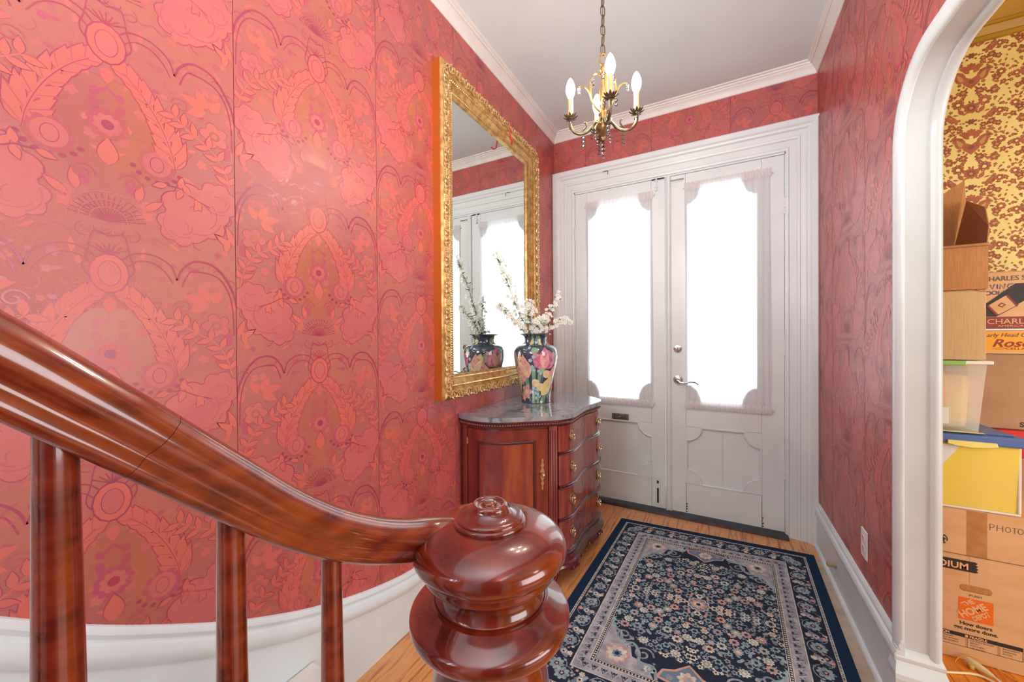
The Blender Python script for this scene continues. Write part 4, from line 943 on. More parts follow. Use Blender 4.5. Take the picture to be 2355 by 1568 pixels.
# ---------------------------------------------------------------- vase with painted flowers
VX, VY, VZ = -0.993, 2.118, TOP
VP = [(0.080, 0.0), (0.0905, 0.002), (0.0885, 0.012), (0.090, 0.04), (0.098, 0.10), (0.108, 0.15), (0.119, 0.20), (0.128, 0.245), (0.1325, 0.28), (0.132, 0.305), (0.125, 0.328), (0.108, 0.344), (0.084, 0.352), (0.069, 0.358), (0.0655, 0.372), (0.067, 0.388), (0.074, 0.400), (0.088, 0.409), (0.0955, 0.413), (0.096, 0.416), (0.092, 0.417), (0.070, 0.402), (0.060, 0.375), (0.060, 0.34), (0.098, 0.30), (0.088, 0.18), (0.072, 0.06), (0.06, 0.01)]
vs_ = thing('flower_vase', 'dark porcelain vase painted with tulips on the marble chest top', 'vase', (VX, VY, VZ))
M['porc'] = mat('dark_porcelain', (58, 66, 84), rough=0.08, coat=1.0)
vprof = [(p.x, p.y) for p in catmull([(a, b, 0) for a, b in VP], 3)]
vb = MB().lathe(vprof, (VX, VY, VZ), 48).build('vase_body', M['porc'], vs_, smooth=True, ang=60)
def vr(z):
    pr_ = [(r, h) for r, h in vprof[:58] if True]
    for (r0, h0), (r1, h1) in zip(pr_, pr_[1:]):
        if h0 <= z <= h1 and h1 > h0: return r0 + (r1 - r0) * (z - h0) / (h1 - h0)
    return 0.09
VM = [mat('painted_cream', (236, 214, 170), rough=0.12, c2=(214, 176, 140), scale=30, coat=1), mat('painted_magenta', (186, 92, 132), rough=0.12, c2=(214, 150, 170), scale=40, coat=1),
      mat('painted_green', (134, 170, 128), rough=0.12, c2=(96, 136, 112), scale=40, coat=1), mat('painted_pink', (226, 176, 166), rough=0.12, c2=(206, 146, 150), scale=40, coat=1),
      mat('painted_blue', (150, 182, 206), rough=0.12, coat=1), mat('painted_yellow', (226, 206, 130), rough=0.12, coat=1)]
VS = []; rnd0 = random.Random(4)
K = 0.000718
def vq(x, y): return ((x - 868) * K / 0.125, (1440 - y) * K)
def vleaf(x, y, l, w_, an, ly, mi, bend=0.0):
    a, b = vq(x, y); out = leaf(0, 0, l * K * 1.12, w_ * K * 1.7, an, ly, mi, bend, 8)
    return [([(a + p / 0.12, b + q_) for p, q_ in P], L_, m_) for P, L_, m_ in out]
def vfl(x, y, r_, n, dp, ly, mi, ro=0):
    a, b = vq(x, y); return [([(a + p / 0.12, b + q_) for p, q_ in P], L_, m_) for P, L_, m_ in flower(0, 0, r_ * K, n, dp, ly, mi, ro)]
one = []
for (x0, y0, x1, y1, w_) in ((845, 1435, 850, 1120, 34), (888, 1435, 905, 1150, 30), (800, 1420, 760, 1200, 22), (930, 1430, 975, 1320, 26), (960, 1435, 1040, 1150, 20), (740, 1300, 700, 1100, 14)):
    one += [([vq(x0 - w_ / 2, y0), vq(x0 + w_ / 2, y0), vq(x1 + w_ / 2, y1), vq(x1 - w_ / 2, y1)], 0, 2)]
one += vleaf(900, 1200, 190, 36, 60, 1, 2, 0.2) + vleaf(800, 1330, 160, 30, 115, 1, 2, -0.2)
one += vleaf(800, 1225, 190, 74, 113, 2, 0) + vleaf(795, 1225, 180, 44, 100, 3, 3) + vleaf(800, 1225, 170, 30, 122, 4, 0)
one += vleaf(945, 1150, 150, 60, 125, 2, 1) + vleaf(945, 1150, 150, 70, 58, 2, 1) + vleaf(945, 1150, 160, 74, 90, 3, 1) + vleaf(945, 1148, 120, 30, 80, 4, 3) + vleaf(945, 1145, 110, 26, 108, 4, 3)
one += vleaf(925, 1370, 200, 66, 48, 3, 0) + vleaf(925, 1370, 170, 30, 62, 4, 5) + vleaf(925, 1370, 150, 30, 35, 4, 0)
for (x, y) in ((965, 1195), (860, 1268), (905, 1300)): one += vleaf(x - 30, y + 14, 70, 42, 28, 4, 0)
one += vfl(762, 1340, 62, 5, 0.4, 3, 3) + vfl(762, 1340, 20, 5, 0.3, 4, 5) + vfl(715, 1390, 34, 5, 0.4, 3, 3)
for (x, y) in ((825, 1078), (852, 1050), (835, 1130), (850, 1160), (895, 1165), (910, 1185), (850, 1310), (880, 1320), (865, 1350), (838, 1340), (890, 1360), (870, 1390), (700, 1240)): one += vfl(x, y, 17, 5, 0.35, 5, 4) + vfl(x, y, 5, 5, 0.2, 6, 5)
# neck leaves
for (x, y, an) in ((800, 960, 70), (840, 950, 110), (910, 965, 60), (945, 940, 120), (880, 950, 85)): one += vleaf(x, y, 70, 26, an, 3, 0 if an in (60, 70) else 2)
one += vfl(870, 930, 16, 5, 0.3, 4, 4) + vfl(815, 975, 14, 5, 0.3, 4, 4)
for k_ in range(26):
    one += vfl(rnd0.uniform(690, 1090), rnd0.uniform(1050, 1420), 9, 5, 0.35, 0.5, rnd0.choice((4, 2, 4)))
for (x, y, l, an) in ((720, 1180, 120, 70), (1010, 1400, 120, 80), (680, 1420, 130, 60), (990, 1060, 60, 100), (830, 1010, 60, 20), (1060, 1120, 90, 100)): one += vleaf(x, y, l, 34, an, 1, 2)
one += vleaf(1075, 1280, 150, 90, 95, 2, 3) + vleaf(1090, 1200, 130, 70, 75, 2, 1)
for k in range(3): VS += [([(a + k * 2 * PI / 3.0, b) for a, b in P], L_, m_) for P, L_, m_ in one]
th0 = math.radians(-65)
cells = []
for ix, (P, L_, m_) in enumerate(VS):            # cut every painted shape small enough to follow the curved body
    us = [p[0] for p in P]; vv = [p[1] for p in P]
    for i in range(math.floor(min(us) / 0.14), math.floor(max(us) / 0.14) + 1):
        for j in range(math.floor(min(vv) / 0.016), math.floor(max(vv) / 0.016) + 1):
            Q_ = clip(P, i * 0.14, (i + 1) * 0.14, j * 0.016, (j + 1) * 0.016)
            if len(Q_) > 2: cells.append((Q_, L_ + (ix % 23) * 0.03, m_))
VS = cells
printed(VS, lambda u, v, l: (VX + (vr(v) + 0.0007 + l * 0.00022) * math.cos(th0 + u), VY + (vr(v) + 0.0007 + l * 0.00022) * math.sin(th0 + u), VZ + v), (-9, 9, 0.003, 0.405), None, 0.0).build('painted_flowers', VM, vb)

# blossom branches
M['twig'] = mat('grey_brown_twig', (112, 98, 88), rough=0.7)
M['leafg'] = mat('green_leaf', (84, 168, 104), rough=0.45, c2=(52, 130, 84), scale=40)
M['stamen'] = mat('green_yellow_stamen', (196, 204, 120), rough=0.6)
def blossom_mesh():
    b = MB(); n = 5
    for k in range(n):
        a = 2 * PI * k / n; c, s_ = math.cos(a), math.sin(a); tx, ty = -s_, c
        P = [(0.001, 0, 0.0), (0.006, -0.005, 0.002), (0.0125, -0.0045, 0.005), (0.0145, 0, 0.0052), (0.0125, 0.0045, 0.005), (0.006, 0.005, 0.002)]
        b.add([(c * r_ + tx * w_, s_ * r_ + ty * w_, z) for r_, w_, z in P], [(0, 1, 2, 3), (0, 3, 4, 5)], 0)
    b.ball((0, 0, 0.002), 0.0024, 5, 1)
    return b
lp = MB().add([(0, 0, 0), (0.010, -0.0065, 0.002), (0.024, -0.006, 0.001), (0.036, 0, -0.003), (0.024, 0.006, 0.001), (0.010, 0.0065, 0.002)], [(0, 1, 2, 3), (0, 3, 4, 5)])
base = Vector((VX, VY, VZ + 0.37))
B = [('blossom branch rising highest, leaning left across the mirror', [(-0.985, 2.10, 1.25), (-1.01, 2.06, 1.31), (-1.035, 1.96, 1.44), (-1.045, 1.88, 1.56), (-1.05, 1.81, 1.65), (-1.055, 1.745, 1.745)], 84, 0.040, 0.045),
     ('blossom branch spreading low and left over the vase rim', [(-0.985, 2.10, 1.25), (-1.02, 2.02, 1.31), (-1.04, 1.93, 1.37), (-1.05, 1.83, 1.42), (-1.05, 1.77, 1.46)], 46, 0.034, 0.03),
     ('upright blossom branch ending in the dense cluster right of the mirror', [(-0.995, 2.12, 1.25), (-0.975, 2.14, 1.33), (-0.935, 2.19, 1.42), (-0.905, 2.24, 1.50), (-0.895, 2.26, 1.56)], 50, 0.040, 0.05),
     ('blossom branch reaching right towards the door casing', [(-0.99, 2.125, 1.25), (-0.95, 2.15, 1.32), (-0.89, 2.18, 1.36), (-0.84, 2.21, 1.375), (-0.80, 2.22, 1.355)], 46, 0.040, 0.04),
     ('short bushy blossom sprig filling the vase mouth', [(-1.0, 2.11, 1.25), (-0.97, 2.10, 1.32), (-0.945, 2.09, 1.36), (-0.93, 2.09, 1.39)], 60, 0.060, 0.035),
     ('middle blossom branch in front of the mirror frame', [(-1.0, 2.12, 1.25), (-1.0, 2.07, 1.34), (-0.99, 2.03, 1.43), (-0.985, 2.01, 1.49)], 56, 0.050, 0.045)]
rnd = random.Random(11); bsrc = None; lsrc = None
for lb, P, cnt, spread, _ in B:
    t = thing('blossom_branch', lb, 'artificial flowers', P[0], 'blossom branches in the vase')
    cp = catmull(P, 6); nn_ = len(cp)
    st = MB().tube(cp, [0.0022 - 0.0013 * i / nn_ for i in range(nn_)], 6)
    og = Vector(P[0]); pts = []
    for i in range(cnt):
        u = 0.18 + 0.82 * (i + 0.5) / cnt; p = cp[min(nn_ - 1, int(u * (nn_ - 1)))]
        d = Vector((rnd.uniform(-0.5, 1), rnd.uniform(-1, 1), rnd.uniform(-0.5, 1))).normalized() * spread * rnd.uniform(0.25, 1.0) * (1.2 - 0.5 * u)
        q_ = p + d; q_.x = max(q_.x, -1.118)
        if q_.z < VZ + 0.425 and math.hypot(q_.x - VX, q_.y - VY) < 0.11: q_.z = VZ + 0.43
        st.tube([p, p + d * 0.6 + Vector((0, 0, -0.002)), q_], 0.0007, 4); pts.append((q_, d))
    st.build('stem', M['twig'], t)
    for q_, d in pts:
        Rm = (d.normalized() * 0.6 + Vector((0.5, -0.8, 0.3)).normalized() * rnd.uniform(0.2, 1.0)).to_track_quat('Z', 'Y').to_matrix().to_4x4() @ Matrix.Rotation(rnd.uniform(0, 6), 4, 'Z') @ Matrix.Scale(rnd.uniform(0.8, 1.15), 4)
        Mx = Matrix.Translation(q_ - og) @ Rm
        if bsrc is None:
            bsrc = blossom_mesh().build('blossom', [M['petal'], M['stamen']], t); bsrc.data.transform(Matrix.Translation(og)); bsrc.matrix_local = Mx
        else: inst(bsrc, t, Mx, 'blossom')
    for i in range(10):
        p = cp[int((0.25 + 0.7 * i / 10) * (nn_ - 1))]
        if p.z < VZ + 0.43: p = p + Vector((0, 0, 0.04))
        Mx = Matrix.Translation(p - og) @ Matrix.Rotation(rnd.uniform(0, 6.28), 4, 'Z') @ Matrix.Rotation(rnd.uniform(-0.9, 0.2), 4, 'Y')
        if (Mx @ Vector((0.036, 0, 0)) + og).x < -1.12: Mx = Mx @ Matrix.Rotation(PI, 4, 'Z')
        if lsrc is None:
            lsrc = lp.build('leaf', M['leafg'], t); lsrc.data.transform(Matrix.Translation(og)); lsrc.matrix_local = Mx
        else: inst(lsrc, t, Mx, 'leaf')

# ---------------------------------------------------------------- rug
RC = {'FL': Vector((-0.602, 2.683, 0)), 'FR': Vector((0.478, 2.742, 0)), 'NR': Vector((0.440, 1.262, 0)), 'NL': Vector((-0.668, 1.222, 0))}
RW, RL = 1.09, 1.47
def rmap(a, b, z):
    u, v = a / RW, b / RL
    p = (RC['NL'] * (1 - u) + RC['NR'] * u) * (1 - v) + (RC['FL'] * (1 - u) + RC['FR'] * u) * v
    return (p.x, p.y, z)
rg = thing('area_rug', 'navy oriental rug with grey and teal floral pattern in front of the doors', 'rug', (-0.09, 1.98, 0.0))
M['rnavy'] = mat('navy_rug_pile', (24, 52, 82), rough=0.95, c2=(18, 38, 62), scale=300, bump=0.3, bscale=700, spec=0.2)
M['rfield'] = mat('dark_rug_field', (42, 52, 72), rough=0.95, c2=(32, 42, 60), scale=200, bump=0.3, bscale=700, spec=0.2)
RM = [mat('rug_teal', (158, 180, 184), rough=0.95, c2=(120, 150, 160), scale=40, spec=0.1), mat('rug_cream', (216, 212, 200), rough=0.95, c2=(184, 180, 170), scale=40, spec=0.1), mat('rug_grey', (164, 170, 182), rough=0.95, c2=(122, 126, 140), scale=40, spec=0.1),
      mat('rug_salmon', (204, 164, 154), rough=0.95, c2=(188, 144, 138), scale=40, spec=0.1), mat('rug_slate', (108, 128, 150), rough=0.95, spec=0.1), M['rfield'], mat('rug_stripe', (180, 180, 188), rough=0.95, c2=(146, 146, 156), scale=30, spec=0.1)]
mb = MB(); 
pb_ = [(0, 0), (RW, 0), (RW, RL), (0, RL)]
mb.plate([(a, b) for a, b in pb_], [], lambda a, b, d: rmap(a, b, d), 0.0008, 0.0075).build('rug_backing', M['rnavy'], rg, bevel=0.002)
Z0 = 0.0078
rs = random.Random(21); S = []
def frame(i0, i1, ly, mi):
    out = []
    for P in ([(i0, i0), (RW - i0, i0), (RW - i1, i1), (i1, i1)], [(i1, RL - i1), (RW - i1, RL - i1), (RW - i0, RL - i0), (i0, RL - i0)], [(i0, i0), (i1, i1), (i1, RL - i1), (i0, RL - i0)], [(RW - i1, i1), (RW - i0, i0), (RW - i0, RL - i0), (RW - i1, RL - i1)]): out.append((P, ly, mi))
    return out
S += frame(0.044, 0.058, 0, 5) + frame(0.046, 0.0485, 1, 1) + frame(0.055, 0.0575, 1, 1)
S += frame(0.058, 0.150, 0, 5) + frame(0.150, 0.154, 0, 1) + frame(0.154, 0.205, 0, 6) + frame(0.205, 0.209, 0, 1) + frame(0.209, 0.221, 0, 5) + frame(0.221, 0.224, 0, 1)
def along(inset, step, fn):
    """repeat fn(local motif) round the four sides, motif x along the side, y inwards"""
    out = []
    for (ox, oy, an, L_) in ((0, 0, 0, RW), (RW, 0, 90, RL), (RW, RL, 180, RW), (0, RL, 270, RL)):
        n = int((L_ - 2 * inset) / step); st = (L_ - 2 * inset) / n
        for k in range(n):
            out += tilt(shift(fn(k), inset + st * (k + 0.5), inset), an, ox, oy)
    return out
S += along(0.0515, 0.0095, lambda k: [([(-0.003, -0.003), (0.003, -0.003), (0.003, 0.003), (-0.003, 0.003)], 1, 1 if k % 2 else 2)])
S += along(0.215, 0.012, lambda k: [([(-0.004, -0.004), (0.004, -0.004), (0.002, 0.004), (-0.002, 0.004)], 1, 1)])
def vee(k): return stroke([(-0.011, 0.012), (0.0, -0.012), (0.011, 0.012)], 0.004, 1, 5) + flower(0, 0.006, 0.006, 5, 0.3, 2, 5) + flower(0.017, -0.004, 0.004, 4, 0.3, 2, 4)
S += along(0.179, 0.036, vee)
def mainb(k):
    o = []
    if k % 2 == 0:
        o += flower(0, 0, 0.030, 8, 0.28, 1, 0) + flower(0, 0, 0.018, 6, 0.3, 2, 2) + flower(0, 0, 0.011, 5, 0.3, 3, 5) + flower(0, 0, 0.006, 5, 0.3, 4, 3)
    else:
        o += leaf(-0.028, -0.02, 0.06, 0.022, 30, 1, 4) + leaf(0.028, 0.022, 0.055, 0.02, 205, 1, 2) + flower(0.0, 0.026, 0.012, 6, 0.3, 2, 1) + flower(-0.004, -0.028, 0.011, 6, 0.3, 2, 3) + flower(0, 0.0, 0.013, 6, 0.35, 3, 1) + flower(0, 0, 0.005, 5, 0.2, 4, 5)
    o += stroke(arc2(0, 0, 0.038, 0.038, 200 if k % 2 else 20, 340 if k % 2 else 160, 8), 0.0035, 1, 2)
    for _ in range(7):
        x, y = rs.uniform(-0.036, 0.036), rs.uniform(-0.04, 0.04); o += flower(x, y, rs.uniform(0.004, 0.007), 5, 0.35, 0.9, rs.choice((2, 2, 4, 3, 1, 0)))
    return o
S += along(0.104, 0.066, mainb)
# field, quarter drawn and mirrored both ways
FX0, FY0 = 0.226, 0.226; CX, CYY = RW / 2, RL / 2
Q = []
def corner_in(x, y): return (x - FX0) * 1.25 + (y - FY0) < 0.225
Q.append(([(FX0, FY0), (FX0 + 0.21, FY0), (FX0 + 0.17, FY0 + 0.06), (FX0 + 0.12, FY0 + 0.07), (FX0 + 0.10, FY0 + 0.13), (FX0 + 0.04, FY0 + 0.16), (FX0, FY0 + 0.25)], 0, 6))
Q += stroke([(p.x, p.y) for p in catmull([(FX0 + 0.22, FY0 + 0.0, 0), (FX0 + 0.20, FY0 + 0.055, 0), (FX0 + 0.15, FY0 + 0.055, 0), (FX0 + 0.14, FY0 + 0.10, 0), (FX0 + 0.11, FY0 + 0.14, 0), (FX0 + 0.07, FY0 + 0.13, 0), (FX0 + 0.05, FY0 + 0.18, 0), (FX0 + 0.02, FY0 + 0.20, 0), (FX0, FY0 + 0.26, 0)], 4)], 0.012, 2, 0)
Q += spiral(FX0 + 0.155, FY0 + 0.10, 0.040, 1.4, 1, 3, 2, 0.008) + spiral(FX0 + 0.065, FY0 + 0.175, 0.036, 1.4, -1, 3, 2, 0.008) + flower(FX0 + 0.065, FY0 + 0.06, 0.05, 9, 0.25, 2, 3) + flower(FX0 + 0.065, FY0 + 0.06, 0.04, 9, 0.25, 3, 1) + flower(FX0 + 0.065, FY0 + 0.06, 0.02, 7, 0.3, 4, 4) + flower(FX0 + 0.065, FY0 + 0.06, 0.010, 5, 0.3, 5, 5)
placed = [(FX0 + 0.155, FY0 + 0.10, 0.05), (FX0 + 0.065, FY0 + 0.175, 0.045)]
def fit(x, y, r_):
    if x - r_ * 0.6 < FX0 or y - r_ * 0.6 < FY0 or corner_in(x - r_ * 0.4, y - r_ * 0.4) or (abs(x - CX) < 0.115 and y < FY0 + 0.13) : return False
    if ((x - CX) / 0.085) ** 2 + ((y - CYY) / 0.085) ** 2 < 1: return False
    return all(math.hypot(x - a, y - b) > (r_ + c) * 0.93 for a, b, c in placed)
for r_, tries in ((0.021, 60), (0.0165, 160), (0.0120, 900), (0.0085, 2600), (0.006, 5200)):
    for _ in range(tries):
        x, y = rs.uniform(FX0, CX + 0.004), rs.uniform(FY0, CYY + 0.004)
        if not fit(x, y, r_): continue
        placed.append((x, y, r_))
        if r_ > 0.02: Q += flower(x, y, r_, 9, 0.28, 2, rs.choice((1, 1, 1, 0, 3))) + flower(x, y, r_ * 0.62, 6, 0.3, 3, rs.choice((0, 2, 3))) + flower(x, y, r_ * 0.34, 5, 0.2, 4, rs.choice((5, 1)))
        elif r_ > 0.015: Q += flower(x, y, r_, 6, 0.35, 2, rs.choice((0, 0, 2, 1))) + flower(x, y, r_ * 0.5, 5, 0.3, 3, rs.choice((5, 4, 5, 3)))
        elif r_ > 0.01:
            if rs.random() < 0.6: Q += flower(x, y, r_, 5, 0.35, 2, rs.choice((0, 2, 2, 1))) + oval(x, y, r_ * 0.35, r_ * 0.35, 3, 5, n=6)
            else: Q += leaf(x - r_, y, r_ * 2.6, r_ * 1.3, rs.choice((30, -40, 110, 70)), 2, rs.choice((0, 2, 2, 0, 3)), 0.4)
        elif rs.random() < 0.5: Q += flower(x, y, r_, 4, 0.4, 2, rs.choice((2, 2, 4, 0, 1)))
        else:
            a = rs.uniform(0, 360); Q += stroke(arc2(x, y, r_, r_, a, a + 190, 6), 0.0035, 1, rs.choice((2, 2, 4, 0)))
Qm = mirror(Q, CX); Q2 = Q + Qm
S += Q2 + [([(a, RL - b) for a, b in reversed(P)], l, m) for P, l, m in Q2]
for sy in (0, 1):
    fy = lambda y: RL - y if sy else y
    cart = [(CX - 0.10, FY0 + 0.02), (CX - 0.085, FY0 + 0.06), (CX - 0.045, FY0 + 0.075), (CX, FY0 + 0.12), (CX + 0.045, FY0 + 0.075), (CX + 0.085, FY0 + 0.06), (CX + 0.10, FY0 + 0.02), (CX + 0.03, FY0 + 0.008), (CX - 0.03, FY0 + 0.008), (CX - 0.10, FY0 + 0.02)]
    S += stroke([(a, fy(b)) for a, b in cart], 0.010, 3, 3) + [([(a, fy(b)) for a, b in cart[:-1]], 1, 4)] + flower(CX, fy(FY0 + 0.05), 0.036, 8, 0.3, 3, 1) + flower(CX, fy(FY0 + 0.05), 0.02, 6, 0.3, 4, 3) + flower(CX, fy(FY0 + 0.05), 0.01, 5, 0.3, 5, 0)
    for dx in (-0.06, 0.06): S += flower(CX + dx, fy(FY0 + 0.035), 0.014, 6, 0.3, 3, 2)
for k in range(8):
    a = 2 * PI * k / 8; S += flower(CX + 0.066 * math.cos(a), CYY + 0.066 * math.sin(a), 0.018, 6, 0.3, 1, (1, 2)[k % 2]) + flower(CX + 0.066 * math.cos(a), CYY + 0.066 * math.sin(a), 0.007, 5, 0.3, 2, 5)
S += flower(CX, CYY, 0.050, 12, 0.15, 2, 1) + flower(CX, CYY, 0.044, 12, 0.15, 3, 4) + flower(CX, CYY, 0.036, 8, 0.3, 4, 3) + flower(CX, CYY, 0.022, 7, 0.3, 5, 1) + flower(CX, CYY, 0.011, 5, 0.3, 6, 5)
S.append(([(0.224, 0.224), (RW - 0.224, 0.224), (RW - 0.224, RL - 0.224), (0.224, RL - 0.224)], -0.5, 5))
printed(S, lambda a, b, l: rmap(a, b, Z0 + l * 0.00012)).build('woven_pattern', RM, rg)

# ---------------------------------------------------------------- staircase
sr = shell('staircase', 'white painted stairs rising towards the camera along the left wall')
fronts = [0.775, 0.38, 0.145, -0.09, -0.325, -0.56, -0.795, -1.03]; rise = 0.205
M['tread'] = mat('light_stair_paint', (226, 222, 218), rough=0.45, c2=(212, 206, 200), scale=6)
for k, y in enumerate(fronts):
    yb = fronts[k + 1] if k + 1 < len(fronts) else y - 0.235; x1 = -0.205 if k == 0 else -0.365; z = 0.208 + rise * k
    MB().box(XL + 0.016, x1, y - 0.018 - 0.014, y - 0.014, z - rise if k else 0.0, z - 0.026).build('riser', M['tread'], sr)
    MB().box(XL + 0.016, x1 + 0.012, yb - 0.02, y, z - 0.024, z).build('tread', M['tread'], sr, bevel=0.008)
    if k: MB().box(x1 - 0.02, x1, yb - 0.02, y - 0.015, 0.0, z - 0.025).build('stringer_panel', M['tread'], sr)
def step_z(y):
    z = 0
    for k, f_ in enumerate(fronts):
        if y <= f_: z = 0.208 + rise * k
    return z
rl = thing('stair_railing', 'red-brown mahogany stair railing with round turned newel post in the foreground', 'railing', (-0.31, 0.491, 0.208))
RX_ = -0.40
RP = [(RX_, -1.20, 2.395), (RX_, -0.75, 1.99), (RX_, -0.32, 1.597), (RX_, -0.1, 1.398), (RX_, 0.0, 1.3035), (RX_, 0.054, 1.2554), (RX_, 0.0865, 1.225), (RX_, 0.1146, 1.1987), (RX_, 0.184, 1.1316), (RX_, 0.229, 1.0895), (RX_, 0.283, 1.047), (-0.400, 0.344, 1.0095), (-0.398, 0.4, 0.983), (-0.388, 0.442, 0.969), (-0.355, 0.475, 0.962)]
cp = catmull(RP, 6)
pf = [(0, 0.025), (0.010, 0.0235), (0.0185, 0.0185), (0.0235, 0.010), (0.0245, 0.002), (0.0215, -0.004), (0.0185, -0.0075), (0.0190, -0.0115), (0.0215, -0.016), (0.021, -0.021), (0.017, -0.025)]
pf = [(a * 1.08, b * 1.08) for a, b in pf]; pf = pf + [(-a, b) for a, b in reversed(pf[1:])]
def rail_sweep(pts):
    vs = []; k = len(pf)
    for i, p in enumerate(pts):
        a = pts[max(0, i - 1)]; b = pts[min(len(pts) - 1, i + 1)]; t = (b - a).normalized(); sd = Vector((t.y, -t.x, 0)).normalized(); up = sd.cross(t)
        vs += [p + sd * x + up * z for x, z in pf]
    fs = [(i * k + j, i * k + (j + 1) % k, (i + 1) * k + (j + 1) % k, (i + 1) * k + j) for i in range(len(pts) - 1) for j in range(k)] + [tuple(range(k)), tuple((len(pts) - 1) * k + j for j in reversed(range(k)))]
    return MB().add(vs, fs)
cut = min(range(len(cp)), key=lambda i: abs(cp[i].y - 0.128))
rail_sweep(cp[:cut + 1]).build('handrail', M['rail'], rl, smooth=True, ang=50)
o = rail_sweep([cp[cut] + (cp[cut + 1] - cp[cut]).normalized() * 0.0004] + cp[cut + 1:]).build('handrail', M['rail'], rl, smooth=True, ang=50)
def rail_z(y):
    for a, b in zip(cp, cp[1:]):
        if a.y <= y <= b.y: return a.z + (b.z - a.z) * (y - a.y) / (b.y - a.y)
    return 2.3
for k in range(-9, 3):
    y = 0.0768 + 0.1052 * k; zt = rail_z(y) - 0.028; z0 = step_z(y)
    if k == 2: y = 0.2856; zt = rail_z(y) - 0.028
    h = zt + 0.012 - z0
    MB().lathe([(0.016, 0), (0.016, 0.02), (0.012, 0.03), (0.0165, 0.06), (0.0165, 0.12), (0.015, 0.3 * h), (0.0132, 0.65 * h), (0.0108, h - 0.008), (0.0108, h)], (RX_, y, z0), 20).build('baluster', M['maho'], rl, smooth=True, ang=60)
NX, NY = -0.31, 0.491
npost = [(0.070, 0.208), (0.098, 0.209), (0.098, 0.24), (0.085, 0.25), (0.090, 0.27), (0.080, 0.29), (0.060, 0.33), (0.066, 0.40), (0.082, 0.52), (0.090, 0.62), (0.092, 0.70), (0.088, 0.76), (0.080, 0.795), (0.079, 0.812), (0.086, 0.825), (0.099, 0.832)]
nfl = [(0.092, 0.832), (0.104, 0.834), (0.114, 0.840), (0.1195, 0.848), (0.121, 0.856), (0.1195, 0.862), (0.114, 0.867), (0.104, 0.873), (0.094, 0.879), (0.088, 0.883)]
nneck = [(0.0865, 0.8825), (0.0845, 0.8835), (0.082, 0.8835), (0.079, 0.8870), (0.076, 0.895), (0.076, 0.905), (0.080, 0.914), (0.086, 0.921)]
ncap = [(0.085, 0.9205), (0.098, 0.9215), (0.1005, 0.926), (0.1005, 0.934), (0.1035, 0.938), (0.1065, 0.9385), (0.111, 0.942), (0.1155, 0.948), (0.117, 0.955), (0.1155, 0.962), (0.111, 0.969), (0.101, 0.9775), (0.086, 0.984), (0.070, 0.988), (0.055, 0.990)]
nbut = [(0.0545, 0.9900), (0.0550, 0.9925), (0.0535, 0.9955), (0.0515, 0.9965), (0.0515, 0.9985), (0.0500, 1.0010), (0.0465, 1.0025), (0.040, 1.0040), (0.033, 1.0075), (0.0290, 1.0120), (0.0275, 1.0155), (0.0250, 1.0180), (0.0215, 1.0180), (0.0190, 1.0160), (0.0150, 1.0150), (0.0115, 1.0155), (0.0105, 1.0185), (0.0075, 1.0205), (0.002, 1.021)]
np_ = MB().lathe([(p.x, p.y) for p in catmull([(a, b, 0) for a, b in npost], 3)], (NX, NY, 0), 64).build('newel_post', M['newel'], rl, smooth=True, ang=40)
for nm, pf_ in (('newel_flange', nfl), ('newel_neck', nneck), ('newel_cap', ncap), ('newel_button', nbut)):
    MB().lathe([(p.x, p.y) for p in catmull([(a, b, 0) for a, b in pf_], 3)], (NX, NY, 0), 96).build(nm, M['newel'], np_, smooth=True, ang=40)

# ---------------------------------------------------------------- chandelier
HXc, HYc = -0.340, 1.270
cd_ = thing('chandelier', 'small four-arm brass chandelier with lit candle bulbs and crystal drops', 'chandelier', (HXc, HYc, ZC))
C3 = Vector((HXc, HYc, 0))
MB().lathe([(0.002, -0.03), (0.02, -0.028), (0.045, -0.015), (0.055, -0.003), (0.055, 0)], (HXc, HYc, ZC), 24).build('ceiling_canopy', M['chand'], cd_, smooth=True)
z = 2.236; k = 0; lsrc2 = None
while z < ZC - 0.03:
    w_ = 0.0075; L_ = 0.0185
    if lsrc2 is None:
        lsrc2 = MB().tube([(HXc + w_ * math.cos(a), HYc, z + 0.0115 * math.sin(a) + (0.0065 if math.sin(a) > 0 else -0.0065)) for a in [2 * PI * (i + 0.5) / 14 for i in range(14)]], 0.0017, 6, closed=True).build('chain_link', M['chaind'], cd_, smooth=True)
        lsrc2.data.transform(Matrix.Translation((0, 0, ZC - z)))
        lsrc2.matrix_local = Matrix.Translation((0, 0, z - ZC)) @ Matrix.Rotation(0.8, 4, 'Z')
    else: inst(lsrc2, cd_, Matrix.Translation((0, 0, z - ZC)) @ Matrix.Rotation(0.8 + (PI / 2) * (k % 2), 4, 'Z'), 'chain_link')
    z += 0.0325; k += 1
MB().tube([(HXc, HYc, 2.225), (HXc, HYc, 2.95)], 0.0013, 5).build('lamp_cord', M['chaind'], cd_)
MB().tube([C3 + Vector((0.011 * math.cos(a), 0.003 * math.cos(a), 2.205 + 0.019 * math.sin(a))) for a in [2 * PI * i / 18 for i in range(18)]], 0.0026, 7, closed=True).build('top_loop', M['chandg'], cd_, smooth=True)
stem = MB().lathe([(0.003, 1.928), (0.008, 1.932), (0.010, 1.940), (0.006, 1.948), (0.012, 1.956), (0.020, 1.966), (0.024, 1.980), (0.020, 1.993), (0.010, 2.003), (0.013, 2.012), (0.016, 2.022), (0.009, 2.034), (0.006, 2.05), (0.0062, 2.15), (0.010, 2.160), (0.013, 2.168), (0.007, 2.178), (0.004, 2.190)], (HXc, HYc, 0), 20).build('centre_stem', M['chandg'], cd_, smooth=True)
